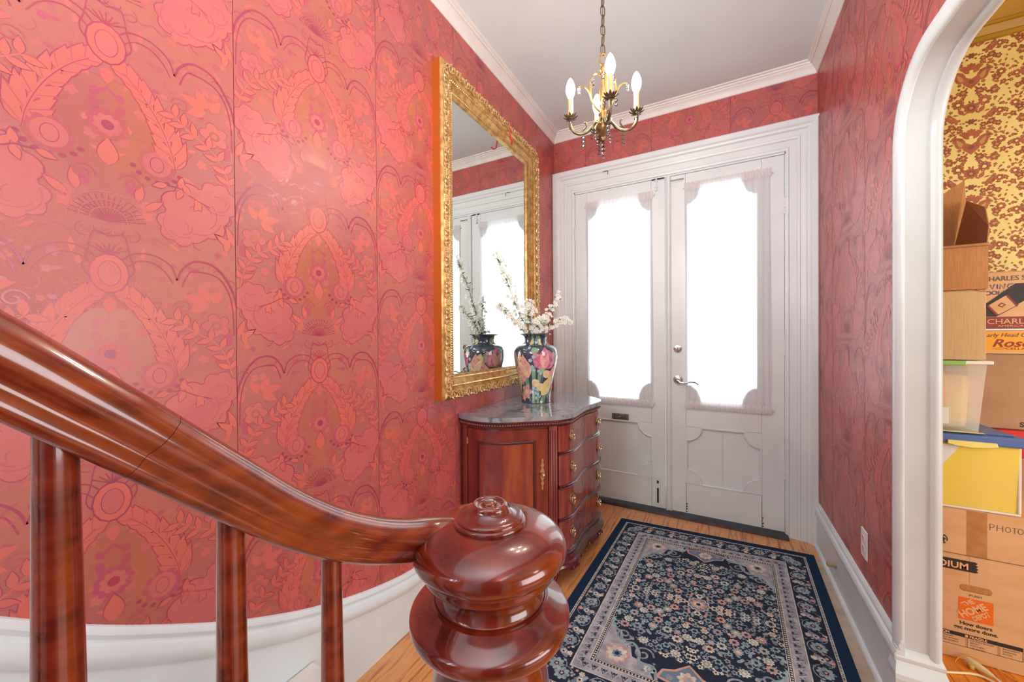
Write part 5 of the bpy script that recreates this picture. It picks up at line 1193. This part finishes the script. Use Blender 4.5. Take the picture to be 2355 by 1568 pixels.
def drop(parent, x, y, z, n, r=0.0062, fan=False):
    for i in range(n):
        MB().ball((x, y, z - r - i * 2.25 * r), r * (1 if i < n - 1 or not fan else 0.8), 6, sc=(1, 1, 1 if not fan else 1.5)).build('crystal_bead', M['crystal'], parent)
for d_ in range(6):
    a = d_ * PI / 3 + 0.4
    leafm = MB()
    leafm.tube([(HXc + r_ * math.cos(a), HYc + r_ * math.sin(a), z_) for r_, z_ in ((0.012, 1.994), (0.026, 2.0), (0.034, 1.988), (0.036, 1.974), (0.030, 1.966))], [0.004, 0.007, 0.007, 0.004, 0.001], 6, flat=0.5).build('hub_leaf', M['chand'], cd_, smooth=True)
for i_, (ad, amp) in enumerate(((200.5, 0.108), (20.2, 0.108), (298, 0.098), (117.5, 0.100))):
    a = math.radians(ad); c, s_ = math.cos(a), math.sin(a); W3 = lambda r_, z_: (HXc + c * r_, HYc + s_ * r_, z_)
    path = [(0.012, 2.000), (0.022, 1.998), (0.034, 1.985), (0.048, 1.970), (0.066, 1.962), (0.084, 1.963), (0.098, 1.972), (0.1075, 1.988), (0.109, 2.004), (amp if amp > 0.1 else 0.1, 2.014)]
    k_ = amp / 0.108; path = [(r_ * k_ if r_ > 0.02 else r_, z_) for r_, z_ in path[:-1]] + [(amp, 2.014)]
    arm = MB().tube(catmull([Vector(W3(r_, z_)) for r_, z_ in path], 4), 0.0052, 8).build('candle_arm', M['chand'], cd_, smooth=True)
    MB().tube(catmull([Vector(W3(r_, z_)) for r_, z_ in ((0.072, 1.966), (0.064, 1.976), (0.056, 1.986), (0.057, 1.997), (0.064, 1.998))], 4), [0.003] * 16 + [0.0018], 6).build('arm_scroll', M['chand'], arm, smooth=True)
    # drip pan of pointed leaves
    bp_ = MB().lathe([(0.004, -0.004), (0.012, 0.0), (0.014, 0.004), (0.010, 0.005), (0.003, 0.003)], W3(amp, 2.012), 14)
    for j in range(14):
        b_ = 2 * PI * j / 14; cc, ss = math.cos(b_), math.sin(b_); ctr = Vector(W3(amp, 2.012)); zz = 0.004 if j % 2 else 0.000
        P = [(0.010, -0.003, 0), (0.019, -0.0045, 0.004 + zz), (0.0255, -0.001, 0.009 + zz), (0.0255, 0.001, 0.009 + zz), (0.019, 0.0045, 0.004 + zz), (0.010, 0.003, 0), (0.018, 0, 0.0015 + zz)]
        bp_.add([ctr + Vector((cc * r_ - ss * t_, ss * r_ + cc * t_, z_)) for r_, t_, z_ in P], [(0, 1, 6), (1, 2, 6), (2, 3, 6), (3, 4, 6), (4, 5, 6), (5, 0, 6)])
    bp_.build('drip_pan', M['chand'], arm)
    MB().lathe([(0.0088, 0), (0.0092, 0.004), (0.0086, 0.058), (0.0094, 0.063), (0.0088, 0.0665), (0.004, 0.067)], W3(amp, 2.016), 16).build('candle_sleeve', M['candle'], arm, smooth=True)
    MB().lathe([(0.006, 0), (0.0085, 0.004), (0.0135, 0.016), (0.0158, 0.028), (0.0150, 0.040), (0.0108, 0.054), (0.0055, 0.065), (0.001, 0.070)], W3(amp, 2.083), 20).build('bulb', M['bulb'], arm, smooth=True)
    x, y, _ = W3(0.066 * k_, 0); drop(arm, x, y, 1.955, 3)
    for sg in (-1, 1):
        x = HXc + c * amp - s_ * sg * 0.018; y = HYc + s_ * amp + c * sg * 0.018; drop(arm, x, y, 2.012, 2, 0.0055)
    if i_ < 2 or True:
        a2 = a + math.radians(2); c2_, s2_ = math.cos(a2), math.sin(a2)
        sc2 = MB().tube(catmull([Vector((HXc + c2_ * r_, HYc + s2_ * r_, z_)) for r_, z_ in ((0.010, 2.03), (0.024, 2.045), (0.036, 2.068), (0.046, 2.098), (0.062, 2.118), (0.080, 2.118))], 4), [0.0036] * 10 + [0.003] * 6 + [0.0022] * 5, 6).build('upper_scroll', M['chandg'], cd_, smooth=True)
        MB().tube([Vector((HXc + c2_ * r_, HYc + s2_ * r_, z_)) for r_, z_ in ((0.038, 2.072), (0.042, 2.095), (0.040, 2.122), (0.042, 2.140))], [0.003, 0.0042, 0.0036, 0.001], 6).build('scroll_leaf', M['chandg'], sc2, smooth=True)
        drop(sc2, HXc + c2_ * 0.080, HYc + s2_ * 0.080, 2.114, 2, 0.005, True)
for j in range(4):
    a = j * PI / 2 + 0.3; MB().tube(catmull([Vector((HXc + r_ * math.cos(a), HYc + r_ * math.sin(a), z_)) for r_, z_ in ((0.008, 2.150), (0.018, 2.160), (0.030, 2.158), (0.034, 2.146))], 3), 0.0028, 6).build('crown_scroll', M['chandg'], cd_, smooth=True)
    drop(cd_, HXc + 0.034 * math.cos(a), HYc + 0.034 * math.sin(a), 2.143, 2, 0.0058)
    drop(cd_, HXc + 0.030 * math.cos(a + 0.6), HYc + 0.030 * math.sin(a + 0.6), 1.962, 3, 0.0048, True)
drop(cd_, HXc, HYc, 1.926, 4, 0.0062, True)
# ---------------------------------------------------------------- boxes in the other room
FY = 2.135                                    # front faces of the near stack
XU, UP = (1, 0, 0), (0, 0, 1)
def carton(lb, x0, x1, y0, y1, z0, z1, m, cat='cardboard box', flaps=True):
    t = thing('cardboard_box', lb, cat, ((x0 + x1) / 2, (y0 + y1) / 2, z0), 'cardboard boxes stacked beyond the arch')
    MB().box(x0, x1, y0, y1, z0 + 0.001, z1 - (0.003 if flaps else 0)).build('carton_body', m, t, bevel=0.003)
    if flaps:
        ym = (y0 + y1) / 2
        MB().box(x0 + 0.0005, x1 - 0.0005, y0 + 0.0003, ym - 0.001, z1 - 0.003, z1).build('carton_flap', m, t, bevel=0.0012)
        MB().box(x0 + 0.0005, x1 - 0.0005, ym + 0.001, y1 - 0.0003, z1 - 0.003, z1).build('carton_flap', m, t, bevel=0.0012)
    return t
# 1 moving box on the floor
b1 = carton('large moving box on the floor with orange square logo and black printed bars', 0.668, 1.115, FY, FY + 0.40, 0.0, 0.409, M['card'])
F = FY - 0.0006
def quad(t, name, m, x0, x1, z0, z1, y=F, th=0.0004):
    return MB().box(x0, x1, y, y + th, z0, z1).build(name, m, t)
rag = [(0.70, 0.350), (0.868, 0.350), (0.8755, 0.354), (0.870, 0.360), (0.876, 0.366), (0.869, 0.371), (0.875, 0.377), (0.868, 0.381), (0.874, 0.388), (0.867, 0.392), (0.70, 0.392)]
MB().plate(rag, [], lambda a, b, d: (a, d, b), FY - 0.0010, FY - 0.0004).build('size_sticker', M['ink'], b1)
text('MEDIUM', 0.034, M['sign'], b1, (0.850, FY - 0.0013, 0.358), XU, UP, align='RIGHT', bold=0.0008)
# hand hole
hp = [(0.838 + 0.011 * math.cos(a), 0.285 + 0.011 * math.sin(a)) for a in [PI / 2 + PI * i / 8 for i in range(9)]] + [(0.900 + 0.011 * math.cos(a), 0.285 + 0.011 * math.sin(a)) for a in [-PI / 2 + PI * i / 8 for i in range(9)]]
MB().plate(hp, [], lambda a, b, d: (a, d, b), FY - 0.0008, FY - 0.0002).build('hand_hole', M['cardin'], b1)
MB().plate([(a, b + 0.0028) for a, b in hp], [], lambda a, b, d: (a, d, b), FY - 0.0012, FY - 0.0008).build('hand_hole_flap', M['card3'], b1)
text('PUSH', 0.0125, M['ink2'], b1, (0.868, FY - 0.001, 0.256), XU, UP, align='CENTER', sx=1.2)
lg = quad(b1, 'orange_square', M['orange'], 0.8225, 0.9150, 0.1610, 0.2480)
r33 = math.radians(38)
text('THE', 0.0235, M['sign'], lg, (0.8375, FY - 0.0011, 0.2115), XU, UP, bold=0.0009, sx=0.85, rot=r33, name='logo_letters')
text('HOME', 0.0350, M['sign'], lg, (0.8330, FY - 0.0011, 0.1665), XU, UP, bold=0.0014, sx=0.88, rot=r33, name='logo_letters')
text('DEPOT', 0.0235, M['sign'], lg, (0.8660, FY - 0.0011, 0.1640), XU, UP, bold=0.0009, sx=0.72, rot=r33, name='logo_letters')
text('How doers\nget more done.', 0.0188, M['ink'], b1, (0.869, FY - 0.001, 0.1405), XU, UP, align='CENTER', bold=0.0004, sx=1.0, name='slogan')
quad(b1, 'printed_bar', M['ink'], 0.700, 0.9895, 0.0905, 0.1050)
for (xa, xb_, za, zb_) in ((0.9883, 0.9895, 0.054, 0.1), (0.700, 0.9895, 0.0532, 0.0545)): quad(b1, 'label_border', M['ink'], xa, xb_, za, zb_)
quad(b1, 'fragile_check_box', M['sign'], 0.840, 0.848, 0.0935, 0.1020, y=FY - 0.001)
text('FRAGILE', 0.0125, M['sign'], b1, (0.852, FY - 0.0011, 0.0935), XU, UP, bold=0.0004, sx=1.0)
text('ROOM', 0.0125, M['sign'], b1, (0.760, FY - 0.0011, 0.0935), XU, UP, bold=0.0004)
def checks(x, rows, zt):
    for i, r_ in enumerate(rows):
        z = zt - i * 0.0095
        if r_ is None: continue
        for (a, b, c, d) in ((0, 0.006, 0, 0.0006), (0, 0.006, 0.0054, 0.006), (0, 0.0006, 0, 0.006), (0.0054, 0.006, 0, 0.006)): quad(b1, 'tick_box', M['ink'], x + a, x + b, z + c, z + d)
        if r_: text(r_, 0.0078, M['ink'], b1, (x + 0.012, FY - 0.001, z), XU, UP, sx=1.15, name='room_name')
checks(0.842, ['DINING ROOM', 'BATH', 'KITCHEN', 'LAUNDRY'], 0.0820); checks(0.926, ['BASEMENT', 'GARAGE', 'ATTIC', ''], 0.0820); checks(0.752, ['BEDROOM', 'FAMILY ROOM', 'LIVING ROOM'], 0.0820)
quad(b1, 'write_in_line', M['ink'], 0.938, 0.985, 0.0530 + 0.0005, 0.0541 + 0.0005)
quad(b1, 'clear_tape', mat('clear_tape_on_card', (214, 176, 138), rough=0.15), 0.852, 0.904, 0.30, 0.409)
# 2 flatter box with PHOTO written on it
b2 = carton('cardboard box marked PHOTO in pen, directly under the yellow storage bin', 0.672, 1.10, FY + 0.004, FY + 0.39, 0.410, 0.590, M['card'])
quad(b2, 'tape_strip', M['tape'], 0.846, 0.900, 0.4125, 0.588, y=FY + 0.0034)
y2 = FY + 0.0030
H_ = 0.024
L0 = 0.907
let = [[(0, 0), (0, H_)], [(0, H_), (0.012, H_ * 0.95), (0.014, H_ * 0.7), (0.010, H_ * 0.52), (0, H_ * 0.5)],
       [(0.022, 0), (0.023, H_)], [(0.040, 0), (0.040, H_ * 0.98)], [(0.022, H_ * 0.5), (0.041, H_ * 0.55)],
       [(0.056 + 0.008 * math.cos(a), H_ * 0.5 + H_ * 0.42 * math.sin(a)) for a in [2 * PI * i / 10 for i in range(11)]],
       [(0.068, H_ * 0.9), (0.084, H_ * 0.92)], [(0.076, H_ * 0.9), (0.076, 0)],
       [(0.094 + 0.008 * math.cos(a), H_ * 0.5 + H_ * 0.42 * math.sin(a)) for a in [2 * PI * i / 10 for i in range(11)]]]
scribble([[(a * 0.82, b) for a, b in s_] for s_ in let], 0.0016, M['ink2'], b2, (L0, y2, 0.525), XU, UP)
# recycling emblem half hidden behind the jamb
rc_ = MB()
for k in range(3):
    a0 = 90 + 120 * k
    for q_ in stroke(arc2(0.776, 0.462, 0.017, 0.017, a0 + 8, a0 + 85, 7), 0.0028, 0, 0): rc_.add([(a, y2, b) for a, b in q_[0]], [(0, 1, 2, 3)])
    e = arc2(0.776, 0.462, 0.017, 0.017, a0 + 85, a0 + 105, 1); c_a = math.radians(a0 + 85)
    rc_.add([(0.776 + r_ * math.cos(c_a + da), y2, 0.462 + r_ * math.sin(c_a + da)) for r_, da in ((0.012, 0), (0.022, 0), (0.017, 0.35))], [(0, 1, 2)])
rc_.build('recycling_emblem', M['ink'], b2)
MB().plate([(0.770, 0.452), (0.786, 0.452), (0.784, 0.459), (0.790, 0.461), (0.778, 0.474), (0.766, 0.461), (0.772, 0.459)], [], lambda a, b, d: (a, d, b), y2, y2 + 0.0006).build('box_emblem', M['ink'], b2)
# 3 yellow storage bin, blue lid
def tapered(mb, x0, x1, y0, y1, z0, z1, dx, dy, th=0.0):
    v = [(x0 + dx, y0 + dy, z0), (x1 - dx, y0 + dy, z0), (x1 - dx, y1 - dy, z0), (x0 + dx, y1 - dy, z0), (x0, y0, z1), (x1, y0, z1), (x1, y1, z1), (x0, y1, z1)]
    return mb.add(v, [(3, 2, 1, 0), (4, 5, 6, 7), (0, 1, 5, 4), (1, 2, 6, 5), (2, 3, 7, 6), (3, 0, 4, 7)])
bn = thing('storage_bin', 'yellow frosted storage bin with blue lid and pale yellow latch', 'storage bin', (0.83, FY + 0.2, 0.591))
tapered(MB(), 0.670, 0.990, FY + 0.004, FY + 0.40, 0.5915, 0.850, 0.006, 0.006).build('bin_body', M['yfrost'], bn, bevel=0.008)
MB().box(0.668, 0.986, FY + 0.004, FY + 0.008, 0.5915, 0.600).build('bin_foot_rim', M['frost'], bn, bevel=0.002)
for z in (0.612, 0.620): MB().box(0.672, 0.982, FY + 0.0085, FY + 0.0105, z, z + 0.0022).build('bin_rib', M['yfrost'], bn)
MB().box(0.978, 0.988, FY + 0.0055, FY + 0.0150, 0.60, 0.85).build('bin_corner', M['frost'], bn, bevel=0.003)
MB().plate([(0.70, 0.76), (0.78, 0.76), (0.83, 0.84), (0.70, 0.84)], [], lambda a, b, d: (a, d, b), FY + 0.0030, FY + 0.0036).build('white_paper', M['paperw'], bn)
tapered(MB(), 0.664, 0.998, FY - 0.010, FY + 0.412, 0.848, 0.886, -0.0, -0.0).build('bin_lid', M['lidblue'], bn, bevel=0.008)
MB().box(0.682, 0.976, FY + 0.018, FY + 0.385, 0.886, 0.892).build('lid_top_panel', M['lidblue'], bn, bevel=0.004)
lt = [(0.787, 0.862), (0.917, 0.862), (0.921, 0.847), (0.900, 0.843), (0.855, 0.838), (0.81, 0.842), (0.787, 0.848)]
MB().plate(lt, [], lambda a, b, d: (a, d, b), FY - 0.016, FY - 0.010).build('lid_latch', M['latch'], bn, bevel=0.0015)
# 4 clear bin above
b4 = thing('storage_bin', 'small clear bin with green and white handle, stacked on the blue lid', 'storage bin', (0.79, FY + 0.15, 0.893))
def shellbin(x0, x1, y0, y1, z0, z1, dx):
    m_ = MB()
    for (a, b, c, d) in (((x0 + dx, y0 + dx), (x1 - dx, y0 + dx), (x1, y0), (x0, y0)), ((x1 - dx, y0 + dx), (x1 - dx, y1 - dx), (x1, y1), (x1, y0)), ((x1 - dx, y1 - dx), (x0 + dx, y1 - dx), (x0, y1), (x1, y1)), ((x0 + dx, y1 - dx), (x0 + dx, y0 + dx), (x0, y0), (x0, y1))):
        m_.add([(*a, z0), (*b, z0), (*c, z1), (*d, z1)], [(0, 1, 2, 3)])
    m_.add([(x0 + dx, y0 + dx, z0), (x1 - dx, y0 + dx, z0), (x1 - dx, y1 - dx, z0), (x0 + dx, y1 - dx, z0)], [(0, 1, 2, 3)]); return m_
shellbin(0.675, 0.897, FY + 0.000, FY + 0.30, 0.8935, 1.160, 0.016).build('bin_body', M['frostbin'], b4)
MB().box(0.668, 0.911, FY - 0.012, FY + 0.312, 1.158, 1.172).build('bin_rim', M['frost'], b4, bevel=0.004)
MB().box(0.672, 0.838, FY - 0.018, FY - 0.006, 1.154, 1.1725).build('bin_handle', M['green'], b4, bevel=0.004)
tapered(MB(), 0.70, 0.872, FY + 0.022, FY + 0.28, 0.898, 1.12, 0.008, 0.004).build('folded_cloth', M['fab'], b4, bevel=0.03)
MB().box(0.700, 0.799, FY + 0.010, FY + 0.0125, 0.920, 0.985).build('paper_sheet', M['paperw'], b4)
o = MB().box(0.70, 0.79, FY + 0.014, FY + 0.0195, 0.99, 1.10).build('orange_folder', mat('pale_orange_card', (240, 178, 120)), b4)
o = MB().add([(0.70, FY - 0.008, 0.8945), (0.80, FY - 0.012, 0.8935), (0.89, FY - 0.010, 0.8935), (0.89, FY + 0.012, 0.8935), (0.70, FY + 0.012, 0.8945), (0.70, FY - 0.008, 0.896), (0.80, FY - 0.012, 0.895), (0.89, FY - 0.010, 0.8942), (0.89, FY + 0.012, 0.8942), (0.70, FY + 0.012, 0.896)], [(4, 3, 2, 1, 0), (5, 6, 7, 8, 9), (0, 1, 6, 5), (1, 2, 7, 6), (2, 3, 8, 7), (4, 0, 5, 9)]).build('yellow_card', M['latch'], None, org=(0.8, FY, 0.894))
tag(o, 'thin yellow card trapped between the clear bin and the blue lid', 'card')
# 5, 6 tan boxes above
t5 = carton('plain tan cardboard box standing on the clear bin', 0.672, 0.896, FY + 0.002, FY + 0.26, 1.1735, 1.446, M['card2'])
MB().plate([(0.868, 1.446), (0.893, 1.446), (0.893, 1.437), (0.878, 1.438)], [], lambda a, b, d: (a, d, b), FY - 0.001, FY + 0.002).build('torn_corner', M['card3'], t5)
t6 = thing('cardboard_box', 'open brown cardboard box with raised flaps, topmost of the near stack', 'cardboard box', (0.78, FY + 0.13, 1.4475), 'cardboard boxes stacked beyond the arch')
m_ = MB(); x0, x1, y0, y1, z0, z1 = 0.668, 0.898, FY - 0.004, FY + 0.25, 1.4475, 1.622
for a in ((x0, x1, y0, y0 + 0.004, z0, z1), (x0, x1, y1 - 0.004, y1, z0, z1), (x0, x0 + 0.004, y0 + 0.004, y1 - 0.004, z0, z1), (x1 - 0.004, x1, y0 + 0.004, y1 - 0.004, z0, z1), (x0 + 0.004, x1 - 0.004, y0 + 0.004, y1 - 0.004, z0, z0 + 0.004)): m_.box(*a)
m_.build('carton_body', M['card3'], t6)
def flap(P, nrm, th=0.003, nm='carton_flap', m=None):
    P = [Vector(p) for p in P]; n_ = Vector(nrm).normalized() * th; k = len(P)
    return MB().add(P + [p + n_ for p in P], [tuple(range(k)), tuple(range(2 * k - 1, k - 1, -1))] + [(i, (i + 1) % k, k + (i + 1) % k, k + i) for i in range(k)]).build(nm, m or M['card3'], t6)
flap([(0.70, y1, z1), (x1, y1, z1), (0.945, 2.40, 1.85), (0.941, 2.40, 1.947), (0.877, 2.40, 1.90), (0.70, 2.40, 1.80)], (0, 1, 0))
flap([(x1, y0 + 0.01, z1), (x1, y1, z1), (0.940, 2.385, 1.852), (0.938, 2.25, 1.785), (0.912, 2.165, 1.692)], (1, 0, 0))
flap([(0.70, y0, z1), (x1, y0, z1), (x1, y0 - 0.006, 1.612), (0.70, y0 - 0.006, 1.612)], (0, -1, 0), th=0.001, nm='tape_strip', m=M['tape'])
# back stack
BY = 2.6
b7 = carton('plain dull brown box behind the clear bin, under the orange carton', 1.03, 1.48, BY, BY + 0.36, 0.8405, 1.183, M['card4'])
text('S', 0.03, M['ink'], b7, (1.192, BY - 0.0006, 0.855), XU, UP, bold=0.001)
b8 = thing('flat_carton', 'bright yellow-orange wine carton with handwriting and cursive brown lettering', 'cardboard box', (1.25, BY + 0.15, 1.184), 'cardboard boxes stacked beyond the arch')
MB().box(1.05, 1.46, BY + 0.002, BY + 0.32, 1.1845, 1.292).build('carton_body', M['card'], b8, bevel=0.002)
MB().box(1.06, 1.459, BY + 0.0005, BY + 0.0018, 1.197, 1.287).build('orange_print', M['gumor'], b8)
text('Rosenblum', 0.050, M['maroon'], b8, (1.106, BY - 0.0006, 1.217), XU, UP, shear=0.35, bold=0.0008, sx=1.15)
text('CELLARS', 0.015, M['maroon'], b8, (1.150, BY - 0.0006, 1.203), XU, UP, sx=1.4)
scribble([[(0, 0), (0.02, -0.004), (0.04, 0.002), (0.03, 0.006), (0.01, 0.003)]], 0.0012, M['maroon'], b8, (1.11, BY - 0.0007, 1.208), XU, UP, 'flourish')
text('arly Head Cab', 0.026, M['ink2'], b8, (1.090, BY - 0.0007, 1.262), XU, UP, shear=0.3, sx=0.95, name='handwriting')
MB().box(1.055, 1.455, BY - 0.004, BY + 0.33, 1.2925, 1.300).build('white_lid_edge', M['paperw'], b8, bevel=0.001)
b9 = carton('wine carton with printed bottle picture and blue marker writing, topmost of the back stack', 1.04, 1.46, BY + 0.004, BY + 0.33, 1.3008, 1.562, M['card'])
y9 = BY + 0.0032
def q9(nm, m, P, d=0.0): return MB().plate(P, [], lambda a, b, dd: (a, dd, b), y9 - d - 0.0004, y9 - d).build(nm, m, b9)
q9('maroon_band', M['maroon'], [(1.045, 1.3025), (1.455, 1.3025), (1.455, 1.3545), (1.045, 1.3545)])
text('CHARLES', 0.034, M['card'], b9, (1.092, y9 - 0.0008, 1.322), XU, UP, bold=0.0003, sx=1.05); text('AMERICAN OAK', 0.0130, M['card'], b9, (1.126, y9 - 0.0008, 1.308), XU, UP, sx=1.45)
text('CHARLES SHAW', 0.030, M['ink2'], b9, (1.079, y9 - 0.0008, 1.520), XU, UP, bold=0.0002, sx=0.9)
# slanted bottle with its label
q9('bottle_picture', M['ink'], [(1.05, 1.356), (1.120, 1.356), (1.240, 1.452), (1.240, 1.505), (1.180, 1.505), (1.05, 1.378)])
q9('bottle_label', M['ink'], [(1.121, 1.3555), (1.1890, 1.4060), (1.1560, 1.4600), (1.0880, 1.4040)], 0.0006)
q9('bottle_label', M['card'], [(1.1215, 1.3600), (1.1860, 1.4065), (1.1555, 1.4560), (1.0915, 1.4040)], 0.0011)
for (a0, b0, a1, b1_) in ((0.0, 0, 0.10, 0), (0.92, 0, 1.0, 0)):
    P0, P1, P2, P3 = [Vector((x, z)) for x, z in ((1.1215, 1.3600), (1.1860, 1.4065), (1.1555, 1.4560), (1.0915, 1.4040))]
    q9('label_stripe', M['maroon'], [tuple(P0.lerp(P1, a0)), tuple(P0.lerp(P1, a1)), tuple(P3.lerp(P2, a1)), tuple(P3.lerp(P2, a0))], 0.0016)
text('Charles Shaw', 0.0105, M['ink'], b9, (1.1520, y9 - 0.0018, 1.4470), XU, UP, rot=math.radians(-58))
q9('label_emblem', M['maroon'], [(1.1245, 1.4060), (1.1390, 1.3970), (1.1515, 1.4100), (1.1370, 1.4200)], 0.0016)
q9('label_emblem', M['card'], [(1.1310, 1.4070), (1.1385, 1.4025), (1.1450, 1.4095), (1.1375, 1.4140)], 0.0021)
u = 0.001
ving = [[(0, 0.022), (0.006, 0), (0.014, 0.024)], [(0.022, 0.022), (0.022, 0.001)], [(0.030, 0), (0.031, 0.023), (0.043, 0.001), (0.046, 0.024)], [(0.070, 0.022), (0.058, 0.021), (0.053, 0.010), (0.060, 0.002), (0.070, 0.008), (0.062, 0.010), (0.078, 0.012)]]
scribble(ving, 0.003, M['inkb'], b9, (1.103, y9 - 0.001, 1.482), XU, UP)
oom = [[(0.006 + 0.009 * math.cos(a), 0.010 + 0.009 * math.sin(a)) for a in [2 * PI * i / 10 for i in range(11)]], [(0.026 + 0.008 * math.cos(a), 0.011 + 0.008 * math.sin(a)) for a in [2 * PI * i / 10 for i in range(11)]], [(0.038, 0.002), (0.040, 0.020), (0.047, 0.008), (0.054, 0.021), (0.056, 0.002)]]
scribble(oom, 0.003, M['inkb'], b9, (1.090, y9 - 0.001, 1.455), XU, UP)
# red box and unseen support
b10 = thing('red_box', 'flat red box under the dull brown carton', 'box', (1.3, BY + 0.1, 0.72))
MB().box(1.118, 1.50, BY - 0.03, BY + 0.30, 0.7205, 0.832).build('box_base', M['redbox'], b10, bevel=0.003)
MB().box(1.114, 1.504, BY - 0.034, BY + 0.304, 0.800, 0.840).build('box_lid', M['redbox'], b10, bevel=0.003)
b11 = carton('brown carton on the floor at the bottom of the back stack, mostly hidden', 1.13, 1.56, BY - 0.03, BY + 0.36, 0.0, 0.720, M['card4'])

# cords on the boards
pc = thing('extension_cord', 'cream extension cord with triple plug lying beside the moving box', 'cord', (0.86, 2.08, 0.0))
MB().tube(catmull([(0.70, 2.0, 0.005), (0.79, 2.04, 0.005), (0.83, 2.055, 0.0055), (0.862, 2.05, 0.006), (0.90, 2.01, 0.005), (0.96, 1.93, 0.005), (1.05, 1.85, 0.005)], 6), 0.0042, 8).build('cord', M['cream'], pc, smooth=True)
MB().tube(catmull([(0.882, 2.065, 0.013), (0.90, 2.035, 0.008), (0.925, 1.985, 0.005), (0.95, 1.90, 0.005), (0.98, 1.80, 0.005)], 6), 0.0042, 8).build('cord', M['cream'], pc, smooth=True)
pg = MB().tube([(0.838, 2.118, 0.018), (0.842, 2.112, 0.018), (0.856, 2.098, 0.016), (0.872, 2.078, 0.014), (0.884, 2.062, 0.012)], [0.010, 0.0125, 0.0130, 0.0105, 0.006], 10, flat=0.75).build('plug', M['cream'], pc, smooth=True)
MB().box(0.832, 0.846, 2.082, 2.104, 0.002, 0.017).build('plug', mat('amber_plug', (214, 176, 96), rough=0.35), pc, bevel=0.004)
o = MB().tube(catmull([(0.80, 2.10, 0.003), (0.815, 2.118, 0.012), (0.845, 2.126, 0.03), (0.89, 2.124, 0.024), (0.94, 2.10, 0.008), (1.0, 2.03, 0.003), (1.04, 1.95, 0.003)], 6), 0.0015, 6)
tag(o.build('thin_wire', M['gumor'], None, smooth=True, org=(0.86, 2.11, 0.0)), 'thin yellow wire looping against the moving box behind the cream plug', 'wire')
bpy.context.view_layer.update()
